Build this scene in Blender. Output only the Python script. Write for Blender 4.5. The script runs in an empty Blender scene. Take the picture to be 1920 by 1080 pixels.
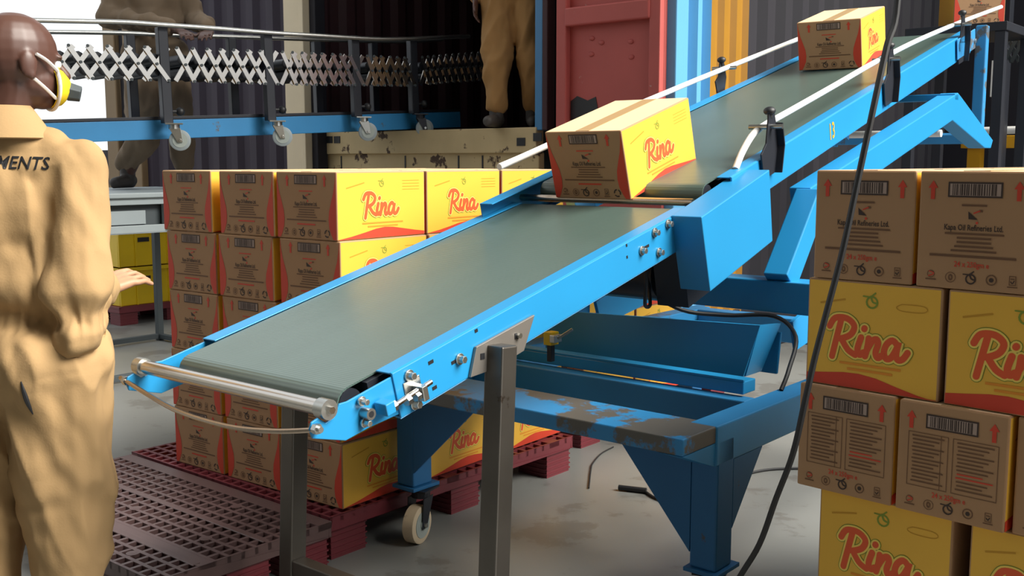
import bpy, bmesh, math, random
from mathutils import Vector, Matrix, noise
from mathutils.bvhtree import BVHTree
random.seed(7)
scene = bpy.context.scene
COL = scene.collection
PI = math.pi
def R(a): return math.radians(a)

# ------------------------------------------------------------------ camera
F, HY, H = 1957.0, 300.0, 1.3            # focal length (px), horizon row, lens height
PITCH = math.atan((540 - HY) / F)
cam_d = bpy.data.cameras.new('camera'); cam = bpy.data.objects.new('camera', cam_d); COL.objects.link(cam)
cam.location = (0, 0, H); cam.rotation_euler = (PI/2 - PITCH, 0, 0)
cam_d.sensor_width = 36; cam_d.lens = F / 1920 * 36; cam_d.clip_start = .05
scene.camera = cam
# ------------------------------------------------------------------ light
w = bpy.data.worlds.new('world'); scene.world = w; w.use_nodes = True
bg = w.node_tree.nodes['Background']; bg.inputs[0].default_value = (.93, .97, 1, 1); bg.inputs[1].default_value = .9
sun_d = bpy.data.lights.new('sun', 'SUN'); sun_d.energy = 6.6; sun_d.angle = R(38); sun_d.color = (1, .95, .86)
sun = bpy.data.objects.new('sun', sun_d); COL.objects.link(sun)
scene.view_settings.view_transform = 'Standard'; scene.view_settings.look = 'None'
scene.view_settings.exposure = 0.45; scene.view_settings.gamma = 1; scene.view_settings.use_curve_mapping = False

# ------------------------------------------------------------------ survey helpers (pixel -> ray, conveyor axes)
C0 = Vector((0, 0, H))
def ray(x, y):
    a = (x-960)/F; b = (540-y)/F
    return Vector((a, math.cos(PITCH)+b*math.sin(PITCH), b*math.cos(PITCH)-math.sin(PITCH)))
def atz(x, y, z):
    r = ray(x, y); return C0 + r*((z-H)/r.z)
def aty(x, y, Y):
    r = ray(x, y); return C0 + r*(Y/r.y)
T = Vector((-.6307, 2.2321, .8096)); AZ = R(39.868); INC = R(14.213); TH = PI/2 - AZ
U = Vector((math.sin(AZ), math.cos(AZ), 0)); V = Vector((math.cos(AZ), -math.sin(AZ), 0))
def P3(u, v, z): return Vector((T.x, T.y, 0)) + U*u + V*v + Vector((0, 0, z))
def inc(u): return T.z + math.tan(INC)*u
def Mz(loc, th, i=0): return Matrix.Translation(loc) @ Matrix.Rotation(th, 4, 'Z') @ Matrix.Rotation(-i, 4, 'Y')
BASE = Mz(Vector((T.x, T.y, 0)), TH)           # x = along, y = to the left, z = up
def on(M, axis, val, x, y):
    """point of the pixel's ray on the plane local[axis]=val, in local coordinates"""
    Mi = M.inverted(); o = Mi @ C0; d = Mi.to_3x3() @ ray(x, y)
    return o + d*((val-o[axis])/d[axis])
sdir = (V*.68 + Vector((0, 0, .70)) + U*.24).normalized()
sun.rotation_euler = sdir.to_track_quat('Z', 'Y').to_euler()

# ------------------------------------------------------------------ materials
def lin(h):
    c = [int(h[i:i+2], 16)/255 for i in (0, 2, 4)]
    return tuple((x/12.92 if x <= .04045 else ((x+.055)/1.055)**2.4) for x in c) + (1,)
MATS = {}
def mat(name, col, rough=.5, metal=0, var=.12, vscale=6, bump=0, bscale=60, wear=None, wearat=.62, wscale=5, spec=.5, stretch=None, trans=0, emit=0):
    m = bpy.data.materials.new(name); m.use_nodes = True; MATS[name] = m
    nt = m.node_tree; b = nt.nodes['Principled BSDF']; N = nt.nodes; L = nt.links
    c = lin(col); b.inputs['Roughness'].default_value = rough; b.inputs['Metallic'].default_value = metal
    b.inputs['Specular IOR Level'].default_value = spec
    tc = N.new('ShaderNodeTexCoord'); src = tc.outputs['Object']
    if stretch:
        mp = N.new('ShaderNodeMapping'); mp.inputs['Scale'].default_value = stretch; L.new(src, mp.inputs[0]); src = mp.outputs[0]
    nz = N.new('ShaderNodeTexNoise'); nz.inputs['Scale'].default_value = vscale; nz.inputs['Detail'].default_value = 6; L.new(src, nz.inputs['Vector'])
    mx = N.new('ShaderNodeMix'); mx.data_type = 'RGBA'; L.new(nz.outputs['Fac'], mx.inputs['Factor'])
    mx.inputs[6].default_value = tuple(max(0, x*(1-var)) for x in c[:3])+(1,); mx.inputs[7].default_value = tuple(min(1, x*(1+var)) for x in c[:3])+(1,)
    out = mx.outputs[2]
    if wear:
        n2 = N.new('ShaderNodeTexNoise'); n2.inputs['Scale'].default_value = wscale; n2.inputs['Detail'].default_value = 8; n2.inputs['Roughness'].default_value = .65; L.new(src, n2.inputs['Vector'])
        rp = N.new('ShaderNodeValToRGB'); rp.color_ramp.elements[0].position = wearat; rp.color_ramp.elements[1].position = wearat+.03; L.new(n2.outputs['Fac'], rp.inputs[0])
        m2 = N.new('ShaderNodeMix'); m2.data_type = 'RGBA'; L.new(rp.outputs[0], m2.inputs['Factor']); L.new(out, m2.inputs[6]); m2.inputs[7].default_value = lin(wear); out = m2.outputs[2]
    L.new(out, b.inputs['Base Color'])
    if bump:
        n3 = N.new('ShaderNodeTexNoise'); n3.inputs['Scale'].default_value = bscale; n3.inputs['Detail'].default_value = 4; L.new(src, n3.inputs['Vector'])
        bp = N.new('ShaderNodeBump'); bp.inputs['Strength'].default_value = bump; bp.inputs['Distance'].default_value = .004; L.new(n3.outputs['Fac'], bp.inputs['Height']); L.new(bp.outputs[0], b.inputs['Normal'])
    if emit:
        b.inputs['Emission Color'].default_value = c; b.inputs['Emission Strength'].default_value = emit
    return m
mat('blue', '2186bd', .38, var=.08, vscale=3)
mat('blue_worn', '2b80b8', .5, var=.15, vscale=4, wear='55585a', wearat=.60, wscale=4)
mat('blue_scuffed', '2b80b8', .5, var=.12, vscale=4, wear='5a5752', wearat=.45, wscale=2.6)
mat('blue_dusty', '1f659a', .55, var=.2, vscale=4, wear='4a5058', wearat=.66, wscale=6)
mat('steel', 'c4bfb8', .22, metal=1, var=.05)
mat('steel_brushed', 'b5a594', .28, metal=1, var=.12, stretch=(1, 40, 1))
mat('zinc', 'b9bab6', .35, metal=1, var=.1, vscale=30)
mat('bare_steel', '5c5853', .42, metal=.75, var=.3, vscale=7, wear='40352c', wearat=.66, wscale=9)
mat('plate_steel', '87827c', .45, metal=.6, var=.15)
mat('black', '1b1c20', .5, var=.2)
mat('black_metal', '23262e', .45, var=.2, metal=.2)
mat('rubber', '16171a', .6, var=.2)
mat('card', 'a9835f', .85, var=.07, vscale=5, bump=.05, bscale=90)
mat('card_top_lit', 'dabd96', .85, var=.06, vscale=5)  # dusty card, lightened to put overexposed daylight into the top's colour
mat('yellow_card', 'e4b03a', .55, var=.06, vscale=3)
mat('tape', 'b89a6f', .25, var=.05)
mat('red_ink', 'c93c22', .6, var=.06)
mat('red_letter', 'dd5526', .55, var=.05)
mat('cream_ink', 'f0cf62', .6, var=.03)
mat('green_ink', '7d8f2a', .6, var=.05)
mat('black_ink', '3a2a22', .7, var=.05)
mat('brown_ink', '6b4a30', .7, var=.05)
mat('pale_ink', 'a58f83', .7, var=.05)
mat('gold_ink', 'c38d1c', .6, var=.05)
mat('orange_ink', 'dd8a22', .6, var=.05)
mat('pallet', '6e2a32', .5, var=.18, vscale=5, bump=.04)
mat('pallet_dusty', '5d4847', .42, var=.3, vscale=2.5)
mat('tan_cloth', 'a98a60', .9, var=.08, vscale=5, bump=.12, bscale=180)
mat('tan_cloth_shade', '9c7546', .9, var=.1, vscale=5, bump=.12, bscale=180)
mat('grey_cloth', '7c6a56', .9, var=.15, vscale=5)
mat('skin', '54382f', .42, var=.12, vscale=6)
mat('palm', 'b08568', .55, var=.1)
mat('shoe', '3d3733', .6, var=.2)
mat('mask_yellow', 'efd024', .6, var=.05)
mat('white_strap', 'e8e2dc', .6, var=.03)
mat('wheel_tyre', 'c9b79b', .6, var=.2, vscale=12, wear='7a5f48', wearat=.58, wscale=9)
mat('wheel_hub', '9aa39f', .5, var=.1)
mat('cream_paint', 'd8c8aa', .6, var=.12, vscale=4, wear='8a7458', wearat=.68, wscale=4)
mat('sill_beige', 'c0aa80', .7, var=.2, vscale=5, wear='4b3626', wearat=.585, wscale=5)
mat('red_door', 'ad4f49', .6, var=.15, vscale=3, wear='b08079', wearat=.66, wscale=7)
mat('sky_blue_paint', '5b9fcb', .5, var=.08, vscale=3)
mat('blue_post', '3a78a8', .45, var=.1)
mat('mustard', '96690c', .55, var=.1)
mat('dark_panel', '17151f', .7, var=.2, vscale=2)
mat('purple_panel', '2d2434', .7, var=.2, vscale=2)
mat('maroon_panel', '3a1d22', .7, var=.2, vscale=2)
mat('brown_panel', '7e6a50', .7, var=.2, vscale=2)
mat('grey_plastic', '8d979b', .5, var=.1)
mat('dark_grey', '3c4448', .6, var=.1)
mat('yellow_plastic', 'dcb912', .4, var=.12, vscale=5)
mat('white', 'e9e8e4', .5, var=.04)
mat('yellow_paint', 'd39a12', .6, var=.08)
mat('ceiling_paint', 'a8a69e', .8, var=.05)
# concrete floor
fm = mat('concrete', '7b7c79', .36, var=.16, vscale=1.6, bump=.05, bscale=25, wear='6d6c68', wearat=.56, wscale=2.2)
# belt: fine cross ribs
bm_ = mat('belt', '4b5d57', .30, spec=.8, var=.12, vscale=3.5, stretch=(.6, 3, 1))
nt = bm_.node_tree; b = nt.nodes['Principled BSDF']
tc = nt.nodes.new('ShaderNodeTexCoord'); wv = nt.nodes.new('ShaderNodeTexWave'); wv.bands_direction = 'X'; wv.inputs['Scale'].default_value = 42; wv.inputs['Distortion'].default_value = .3
nt.links.new(tc.outputs['Object'], wv.inputs['Vector']); bp = nt.nodes.new('ShaderNodeBump'); bp.inputs['Strength'].default_value = .2; bp.inputs['Distance'].default_value = .002
nt.links.new(wv.outputs['Fac'], bp.inputs['Height']); nt.links.new(bp.outputs[0], b.inputs['Normal'])

# ------------------------------------------------------------------ mesh builder
class MB:
    def __init__(s): s.v = []; s.f = []; s.m = []; s.mats = []
    def mi(s, mt):
        if mt not in s.mats: s.mats.append(mt)
        return s.mats.index(mt)
    def add(s, vs, fs, mt):
        o = len(s.v); s.v += [tuple(p) for p in vs]; k = s.mi(mt)
        for f in fs: s.f.append([o+i for i in f]); s.m.append(k)
    def box(s, lo, hi, mt, M=None):
        vs = [Vector((x, y, z)) for x in (lo[0], hi[0]) for y in (lo[1], hi[1]) for z in (lo[2], hi[2])]
        if M: vs = [M @ p for p in vs]
        s.add(vs, [(0, 1, 3, 2), (4, 6, 7, 5), (0, 4, 5, 1), (2, 3, 7, 6), (0, 2, 6, 4), (1, 5, 7, 3)], mt)
    def prism(s, pts, off, mt):
        """polygon of 3-D points extruded by the vector off"""
        n = len(pts); off = Vector(off); a = [Vector(p) for p in pts]; vs = a + [p+off for p in a]
        s.add(vs, [tuple(range(n))[::-1], tuple(range(n, 2*n))] + [(i, (i+1) % n, (i+1) % n+n, i+n) for i in range(n)], mt)
    def bar(s, p0, p1, wd, ht, mt, up=(0, 0, 1)):
        """rectangular tube from p0 to p1 (centre line)"""
        p0 = Vector(p0); p1 = Vector(p1); d = (p1-p0).normalized(); up = Vector(up)
        sd = d.cross(up).normalized(); up = sd.cross(d).normalized()
        vs = [p+sd*(a*wd/2)+up*(c*ht/2) for p in (p0, p1) for a, c in ((-1, -1), (1, -1), (1, 1), (-1, 1))]
        s.add(vs, [(3, 2, 1, 0), (4, 5, 6, 7)] + [(i, (i+1) % 4, (i+1) % 4+4, i+4) for i in range(4)], mt)
    def cyl(s, p0, p1, r0, mt, r1=None, n=14):
        p0 = Vector(p0); p1 = Vector(p1); r1 = r0 if r1 is None else r1; d = (p1-p0).normalized()
        a = d.orthogonal().normalized(); c = d.cross(a)
        vs = [p+(a*math.cos(2*PI*i/n)+c*math.sin(2*PI*i/n))*r for p, r in ((p0, r0), (p1, r1)) for i in range(n)]
        s.add(vs, [tuple(range(n))[::-1], tuple(range(n, 2*n))] + [(i, (i+1) % n, (i+1) % n+n, i+n) for i in range(n)], mt)
    def tube(s, pts, r, mt, n=8, sub=6):
        pts = smooth([Vector(p) for p in pts], sub); rings = []; a = None
        for i, p in enumerate(pts):
            d = (pts[min(i+1, len(pts)-1)]-pts[max(i-1, 0)]).normalized()
            a = d.orthogonal().normalized() if a is None else (a-d*a.dot(d)).normalized()
            c = d.cross(a); rr = r(i/(len(pts)-1)) if callable(r) else r
            rings.append([p+(a*math.cos(2*PI*k/n)+c*math.sin(2*PI*k/n))*rr for k in range(n)])
        vs = [p for g in rings for p in g]; m = len(rings)
        fs = [(i*n+k, i*n+(k+1) % n, (i+1)*n+(k+1) % n, (i+1)*n+k) for i in range(m-1) for k in range(n)]
        s.add(vs, fs+[tuple(range(n))[::-1], tuple(range((m-1)*n, m*n))], mt)
    def sphere(s, c, r, mt, M=None, nu=14, nv=9):
        c = Vector(c); r = (r, r, r) if isinstance(r, (int, float)) else r; vs = []; fs = []
        for j in range(nv+1):
            t = PI*j/nv
            for i in range(nu):
                p = Vector((r[0]*math.sin(t)*math.cos(2*PI*i/nu), r[1]*math.sin(t)*math.sin(2*PI*i/nu), r[2]*math.cos(t)))
                vs.append((M @ p if M else p)+c)
        for j in range(nv):
            for i in range(nu): fs.append((j*nu+i, (j+1)*nu+i, (j+1)*nu+(i+1) % nu, j*nu+(i+1) % nu))
        s.add(vs, fs, mt)
    def caps(s, p0, p1, r0, r1, mt='skin'):
        s.sphere(p0, r0, mt); s.sphere(p1, r1, mt)
        if (Vector(p0)-Vector(p1)).length > 1e-4: s.cyl(p0, p1, r0, mt, r1, 16)
    def mesh(s, name, sm=False):
        me = bpy.data.meshes.new(name); me.from_pydata(s.v, [], s.f)
        for mt in s.mats: me.materials.append(MATS[mt])
        me.polygons.foreach_set('material_index', s.m)
        bm = bmesh.new(); bm.from_mesh(me); bmesh.ops.remove_doubles(bm, verts=bm.verts, dist=1e-6); bmesh.ops.recalc_face_normals(bm, faces=bm.faces)
        for f in bm.faces: f.smooth = sm
        bm.to_mesh(me); bm.free(); me.update()
        if sm:
            try: me.set_sharp_from_angle(angle=R(38))
            except Exception: pass
        return me
    def build(s, name, parent=None, sm=False, bevel=0, M=None):
        return obj(name, s.mesh(name, sm), parent, bevel, M)
def smooth(pts, sub):
    if len(pts) < 3 or sub < 2: return pts
    out = []
    for i in range(len(pts)-1):
        p0 = pts[max(i-1, 0)]; p1 = pts[i]; p2 = pts[i+1]; p3 = pts[min(i+2, len(pts)-1)]
        for k in range(sub):
            t = k/sub
            out.append(.5*((2*p1)+(p2-p0)*t+(2*p0-5*p1+4*p2-p3)*t*t+(3*p1-p0-3*p2+p3)*t**3))
    return out+[pts[-1]]
def obj(name, me, parent=None, bevel=0, M=None):
    o = bpy.data.objects.new(name, me); COL.objects.link(o)
    if parent: o.parent = parent
    if M is not None: o.matrix_local = M
    if bevel:
        md = o.modifiers.new('bevel', 'BEVEL'); md.width = bevel; md.segments = 2; md.limit_method = 'ANGLE'; md.angle_limit = R(40)
    return o
def tag(o, label=None, cat=None, group=None, kind=None):
    if label: o['label'] = label
    if cat: o['category'] = cat
    if group: o['group'] = group
    if kind: o['kind'] = kind
    return o
def thing(name, label, cat, M, group=None):
    o = bpy.data.objects.new(name, None); COL.objects.link(o); o.matrix_world = M; o.empty_display_size = .1
    return tag(o, label, cat, group)
def struct(name, mb, bevel=0, M=None): return tag(mb.build(name, None, False, bevel, M), kind='structure')
_tc = {}
def text_mesh(body, size):
    if (body, size) not in _tc:
        c = bpy.data.curves.new('t', 'FONT'); c.body = body; c.size = size; c.align_x = 'CENTER'; c.align_y = 'CENTER'; c.resolution_u = 2; c.offset = .014
        o = bpy.data.objects.new('t', c); COL.objects.link(o); dg = bpy.context.evaluated_depsgraph_get(); dg.update()
        me = o.evaluated_get(dg).to_mesh(); _tc[(body, size)] = ([v.co.copy() for v in me.vertices], [tuple(p.vertices) for p in me.polygons])
        bpy.data.objects.remove(o)
    return _tc[(body, size)]
class Print:
    """flat ink on a face: 2-D drawing (a right, b up) placed by fn(a, b, lift)"""
    def __init__(s, fn): s.mb = MB(); s.fn = fn; s.k = 0
    def poly(s, pts, mt, lift=0):
        s.k += 1; lift += (s.k % 40)*6e-6; s.mb.add([s.fn(a, c, lift) for a, c in pts], [tuple(range(len(pts)))], mt)
    def rect(s, a, c, wd, ht, mt, lift=0, rot=0):
        ca, sa = math.cos(rot), math.sin(rot)
        s.poly([(a+x*ca-y*sa, c+x*sa+y*ca) for x, y in ((-wd/2, -ht/2), (wd/2, -ht/2), (wd/2, ht/2), (-wd/2, ht/2))], mt, lift)
    def ring(s, a, c, r0, r1, mt, lift=0, n=14, sy=1):
        for i in range(n):
            t, q = 2*PI*i/n, 2*PI*(i+1)/n
            s.poly([(a+r0*math.cos(t), c+sy*r0*math.sin(t)), (a+r1*math.cos(t), c+sy*r1*math.sin(t)), (a+r1*math.cos(q), c+sy*r1*math.sin(q)), (a+r0*math.cos(q), c+sy*r0*math.sin(q))], mt, lift)
    def disc(s, a, c, r, mt, lift=0, n=12): s.poly([(a+r*math.cos(2*PI*i/n), c+r*math.sin(2*PI*i/n)) for i in range(n)], mt, lift)
    def frame(s, a, c, wd, ht, t, mt, lift=0):
        s.rect(a, c+ht/2, wd+t, t, mt, lift); s.rect(a, c-ht/2, wd+t, t, mt, lift); s.rect(a-wd/2, c, t, ht, mt, lift); s.rect(a+wd/2, c, t, ht, mt, lift)
    def stroke(s, pts, wd, mt, lift=0, sub=5):
        """one mitred ribbon with round ends, so nothing overlaps in its own plane"""
        q = smooth([Vector((a, c, 0)) for a, c in pts], sub); n = len(q); L = []; Rr = []; s.k += 1; lift += (s.k % 12)*3e-5
        nm = lambda i: (lambda d: Vector((-d.y, d.x, 0)).normalized())(q[min(i+1, n-1)]-q[max(i-1, 0)])
        for i in range(n): k = nm(i)*wd/2; L.append(q[i]+k); Rr.append(q[i]-k)
        dz = lambda i: lift+i*2e-6
        vs = [s.fn(p.x, p.y, dz(i)) for i, p in enumerate(L)]+[s.fn(p.x, p.y, dz(i)) for i, p in enumerate(Rr)]
        s.mb.add(vs, [(i, i+1, n+i+1, n+i) for i in range(n-1)], mt)
        for i, sg in ((0, -1), (n-1, 1)):
            k = nm(i); t = Vector((k.y, -k.x, 0))*sg
            s.mb.add([s.fn(*(q[i]+(k*math.cos(PI*j/6)+t*math.sin(PI*j/6))*wd/2)[:2], dz(i)) for j in range(7)], [tuple(range(7))], mt)
    def text(s, a, c, body, size, mt, lift=0, sx=1, rot=0):
        vs, fs = text_mesh(body, 1.0); ca, sa = math.cos(rot), math.sin(rot)
        s.mb.add([s.fn(a+(v.x*sx*ca-v.y*sa)*size, c+(v.x*sx*sa+v.y*ca)*size, lift) for v in vs], fs, mt)
RINA = [[(.13, .02), (.18, .25), (.25, .56)], [(.08, .44), (.16, .56), (.33, .57), (.44, .48), (.40, .36), (.28, .29), (.2, .28)], [(.26, .28), (.36, .14), (.47, .08)],
        [(.545, .33), (.50, .17), (.53, .09), (.59, .13)], [(.585, .45), (.59, .46)], [(.655, .33), (.64, .2), (.61, .08)], [(.63, .16), (.70, .29), (.765, .33), (.79, .27), (.76, .15), (.79, .08), (.85, .12)],
        [(1.06, .28), (.99, .34), (.91, .28), (.875, .17), (.91, .085), (.98, .11), (1.05, .24), (1.075, .33), (1.045, .17), (1.07, .09), (1.14, .11), (1.2, .2)]]
def rina(pr, a, c, wd, lift=0):
    k = wd/1.25
    for wdt, mt, l in ((.158, 'green_ink', 0), (.138, 'cream_ink', .0004), (.088, 'red_letter', .0008)):
        for st in RINA: pr.stroke([(a+(x-.64)*k, c+(y-.3)*k) for x, y in st], wdt*k, mt, lift+l)
def fruit(pr, a, c, r, mt, lift=0):
    pr.ring(a, c, r*.72, r, mt, lift); pr.stroke([(a-r*.2, c+r*.9), (a+r*.1, c+.1*r), (a+r*.75, c-r*.1)], r*.28, mt, lift)
    pr.stroke([(a-r*1.4, c+r*.85), (a-.2*r, c+r*.8)], r*.22, mt, lift); pr.stroke([(a, c+r), (a+r*.5, c+r*1.45)], r*.25, mt, lift)
def barcode(pr, a, c, wd, ht):
    rnd = random.Random(3); pr.rect(a, c, wd, ht, 'pale_ink', .0002); pr.frame(a, c, wd, ht, ht*.12, 'black_ink', .0006)
    x = a-wd*.43
    while x < a+wd*.42:
        b = rnd.uniform(.008, .03)*wd; pr.rect(x+b/2, c, b, ht*.82, 'black_ink', .0005); x += b+rnd.uniform(.01, .03)*wd
def arrow(pr, a, c, ht):
    pr.rect(a, c-ht*.18, ht*.22, ht*.64, 'red_ink', .0003); pr.poly([(a-ht*.26, c+ht*.1), (a+ht*.26, c+ht*.1), (a, c+ht*.5)], 'red_ink', .0003)
def icons(pr, wd, c, r, n):
    xs = [(-.5+(i+.5)/n)*wd for i in range(n)]
    pr.stroke([(xs[0]-r*.3, c+r*.9), (xs[0]+r*.6, c+r*.5), (xs[0]-r*.4, c)], r*.2, 'red_ink' if n == 5 else 'brown_ink', .0003); pr.rect(xs[0], c-r*.6, r*2, r*.25, 'brown_ink', .0003); pr.ring(xs[0], c+r*.4, r*.6, r*.72, 'brown_ink', .0003)
    pr.ring(xs[1], c, r*.88, r, 'brown_ink', .0003); pr.ring(xs[1], c, r*.2, r*.42, 'brown_ink', .0003, 10, 1.5)
    fruit(pr, xs[2], c-.1*r, r, 'black_ink', .0003)
    pr.ring(xs[3], c, r*.8, r, 'brown_ink', .0003); pr.disc(xs[3], c, r*.42, 'black_ink', .0003)
    pr.frame(xs[4], c+.2*r, r*1.1, r*1.6, r*.12, 'brown_ink', .0003); pr.rect(xs[4], c+.5*r, r*.7, r*.2, 'brown_ink', .0003); pr.stroke([(xs[4]-r*.3, c), (xs[4], c-r*.3), (xs[4]+r*.3, c+r*.2)], r*.18, 'black_ink', .0003); pr.rect(xs[4], c-r*1.0, r*1.8, r*.2, 'brown_ink', .0003)
    if n == 6:
        for k in range(3):
            t = PI/2+k*2*PI/3; pr.stroke([(xs[5]+r*.9*math.cos(t+d), c+r*.9*math.sin(t+d)) for d in (.2, .9, 1.5)], r*.34, 'black_ink', .0003)
# ------------------------------------------------------------------ carton family
def carton_body(l, wd, h, bulge=.004):
    mb = MB(); a, c = l/2, wd/2
    sg = 4
    mb.box((-a, -c, 0), (a, c, h), 'card')
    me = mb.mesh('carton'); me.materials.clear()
    for m in ('card', 'yellow_card', 'card_top_lit'): me.materials.append(MATS[m])
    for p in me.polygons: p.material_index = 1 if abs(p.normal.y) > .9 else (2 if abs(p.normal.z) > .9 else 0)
    bm = bmesh.new(); bm.from_mesh(me)
    bmesh.ops.bevel(bm, geom=list(bm.edges), offset=.004, segments=2, affect='EDGES', profile=.5)
    for f in bm.faces: f.smooth = False
    bm.to_mesh(me); bm.free(); return me
def end_print(l, wd, h, kind):
    """drawn on the -x end; a runs to -y (right when looking at it)"""
    pr = Print(lambda a, c, lf: Vector((-l/2-.0006-lf, -a, c)))
    if kind == 'A':
        for sg in (-1, 1):
            cur = [(sg*wd*(.5-x), h*y) for y, x in ((.985, .012), (.85, .025), (.7, .05), (.55, .09), (.42, .122), (.3, .132), (.18, .122), (.08, .09), (.015, .06))]
            for i in range(len(cur)-1): pr.poly([(sg*(wd/2-.003), cur[i][1]), cur[i], cur[i+1], (sg*(wd/2-.003), cur[i+1][1])], 'red_ink')
        barcode(pr, 0, h*.885, wd*.36, h*.125)
        for sg in (-1, 1): arrow(pr, sg*wd*.31, h*.87, h*.17)
    else:
        barcode(pr, 0, h*.845, wd*.46, h*.115)
        for sg in (-1, 1): arrow(pr, sg*wd*.375, h*.84, h*.16)
    if kind in ('A', 'B'):
        k = 1 if kind == 'B' else .86
        pr.rect(0, h*.715, wd*.22, h*.016, 'red_ink' if kind == 'A' else 'brown_ink', .0003)
        pr.poly([(-.05*wd, h*.665), (-.045*wd, h*.6), (.035*wd, h*.595)], 'black_ink', .0003); pr.stroke([(.0, h*.65), (.05*wd, h*.67)], wd*.012, 'red_ink', .0003); pr.rect(.06*wd, h*.67, wd*.03, h*.02, 'brown_ink', .0003); pr.disc(.03*wd, h*.57, wd*.012, 'red_ink', .0003)
        pr.text(0, h*.525, 'Kapa Oil Refineries Ltd.', wd*.075*k, 'black_ink', .0003, .72 if kind == 'B' else .6)
        for i, q in enumerate((.52, .3, .3, .34, .4)): pr.rect(.01*wd, h*(.475-.036*i), wd*q*k, h*.016, 'brown_ink', .0003)
        pr.rect(0, h*.285, wd*.76*k, h*.02, 'brown_ink', .0003)
        if kind == 'B': pr.text(0, h*.215, '24 x 250gm e', wd*.07, 'red_ink', .0003, .8)
        else: pr.rect(0, h*.225, wd*.3, h*.022, 'red_ink', .0003)
    else:
        for a, q in ((-.21, .37), (.22, .40)):
            pr.frame(a*wd, h*.49, wd*q, h*.48, wd*.006, 'brown_ink', .0003)
            for i in range(13):
                pr.rect(a*wd-wd*.02*(i % 3), h*(.70-.034*i), wd*(q-.07-.05*(i % 3)), h*.012, 'red_ink' if (a > 0 and i in (8, 9)) else 'brown_ink', .0004)
        pr.rect(-.09*wd, h*.49, wd*.006, h*.48, 'brown_ink', .0003)
        pr.text(0, h*.195, '24 x 250gm e', wd*.07, 'red_ink', .0003, .8)
    icons(pr, wd*(.82 if kind == 'A' else .9), h*.1, wd*.042 if kind == 'A' else wd*.048, 6 if kind == 'A' else 5)
    return pr.mb.mesh('end_print')
def side_print(l, wd, h, kind, what):
    pr = Print(lambda a, c, lf: Vector((a, -wd/2-.0006-lf, c)))
    if kind == 'A': cur = [(-.49, .015), (-.35, .05), (-.2, .10), (-.08, .145), (.02, .165), (.12, .155), (.25, .12), (.38, .085), (.49, .06)]
    else: cur = [(-.49, .10), (-.35, .12), (-.2, .145), (-.08, .15), (.05, .13), (.2, .08), (.35, .035), (.42, .02), (.49, .015)]
    if what == 'wave':
      for i in range(len(cur)-1): pr.poly([(cur[i][0]*l, h*.012), (cur[i+1][0]*l, h*.012), (cur[i+1][0]*l, cur[i+1][1]*h), (cur[i][0]*l, cur[i][1]*h)], 'red_ink')
    if what == 'wave': return pr.mb.mesh('red_wave')
    if what == 'brand':
        rina(pr, -.02*l, h*(.50 if kind == 'A' else .47), l*(.44 if kind == 'A' else .66)); return pr.mb.mesh('brand_lettering')
    if what == 'fruit': fruit(pr, -.01*l if kind == 'A' else .0, h*.82, h*.05 if kind == 'A' else h*.06, 'green_ink'); return pr.mb.mesh('fruit_emblem')
    pr.rect(-.3*l, h*.8, l*.2, h*.016, 'gold_ink', 0, R(12))
    if kind == 'A':
        for i in range(4): pr.rect(.33*l, h*(.86-.045*i), l*.2, h*.007, 'gold_ink')
    else:
        pr.stroke([(.22*l, h*.83), (.36*l, h*.83), (.40*l, h*.80), (.36*l, h*.77), (.22*l, h*.77), (.18*l, h*.80), (.22*l, h*.83)], .0018, 'gold_ink', 0, 4)
    for i, q in enumerate((.46, .34)): pr.rect(.0*l, h*(.235-.05*i), l*q, h*.022, 'orange_ink', .0003)
    return pr.mb.mesh('side_print')
def top_print(l, wd, h):
    mb = MB(); mb.box((-l/2+.004, -.026, h-.004), (l/2-.004, .026, h+.0008), 'tape'); return mb.mesh('tape')
CA = (.414, .293, .221); CB = (.298, .221, .2345)
MEA = dict(body=carton_body(*CA), end=end_print(*CA, 'A'), side=side_print(*CA, 'A', 'rest'), wave=side_print(*CA, 'A', 'wave'), fruit=side_print(*CA, 'A', 'fruit'), brand=side_print(*CA, 'A', 'brand'), tape=top_print(*CA))
MEB = dict(body=carton_body(*CB), end=end_print(*CB, 'B'), endn=end_print(*CB, 'N'), side=side_print(*CB, 'B', 'rest'), wave=side_print(*CB, 'B', 'wave'), fruit=side_print(*CB, 'B', 'fruit'), brand=side_print(*CB, 'B', 'brand'), tape=top_print(*CB))
def carton(me, M, label, group, end='end', sides=True):
    o = obj('carton', me['body']); o.matrix_world = M; tag(o, label, 'carton', group)
    obj('end_print', me[end], o); obj('small_print', me['side'], o)['kind'] = 'stuff'; obj('fruit_emblem', me['fruit'], o); obj('red_wave', me['wave'], o); obj('brand_lettering', me['brand'], o)
    obj('packing_tape', me['tape'], o)
    return o

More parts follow.
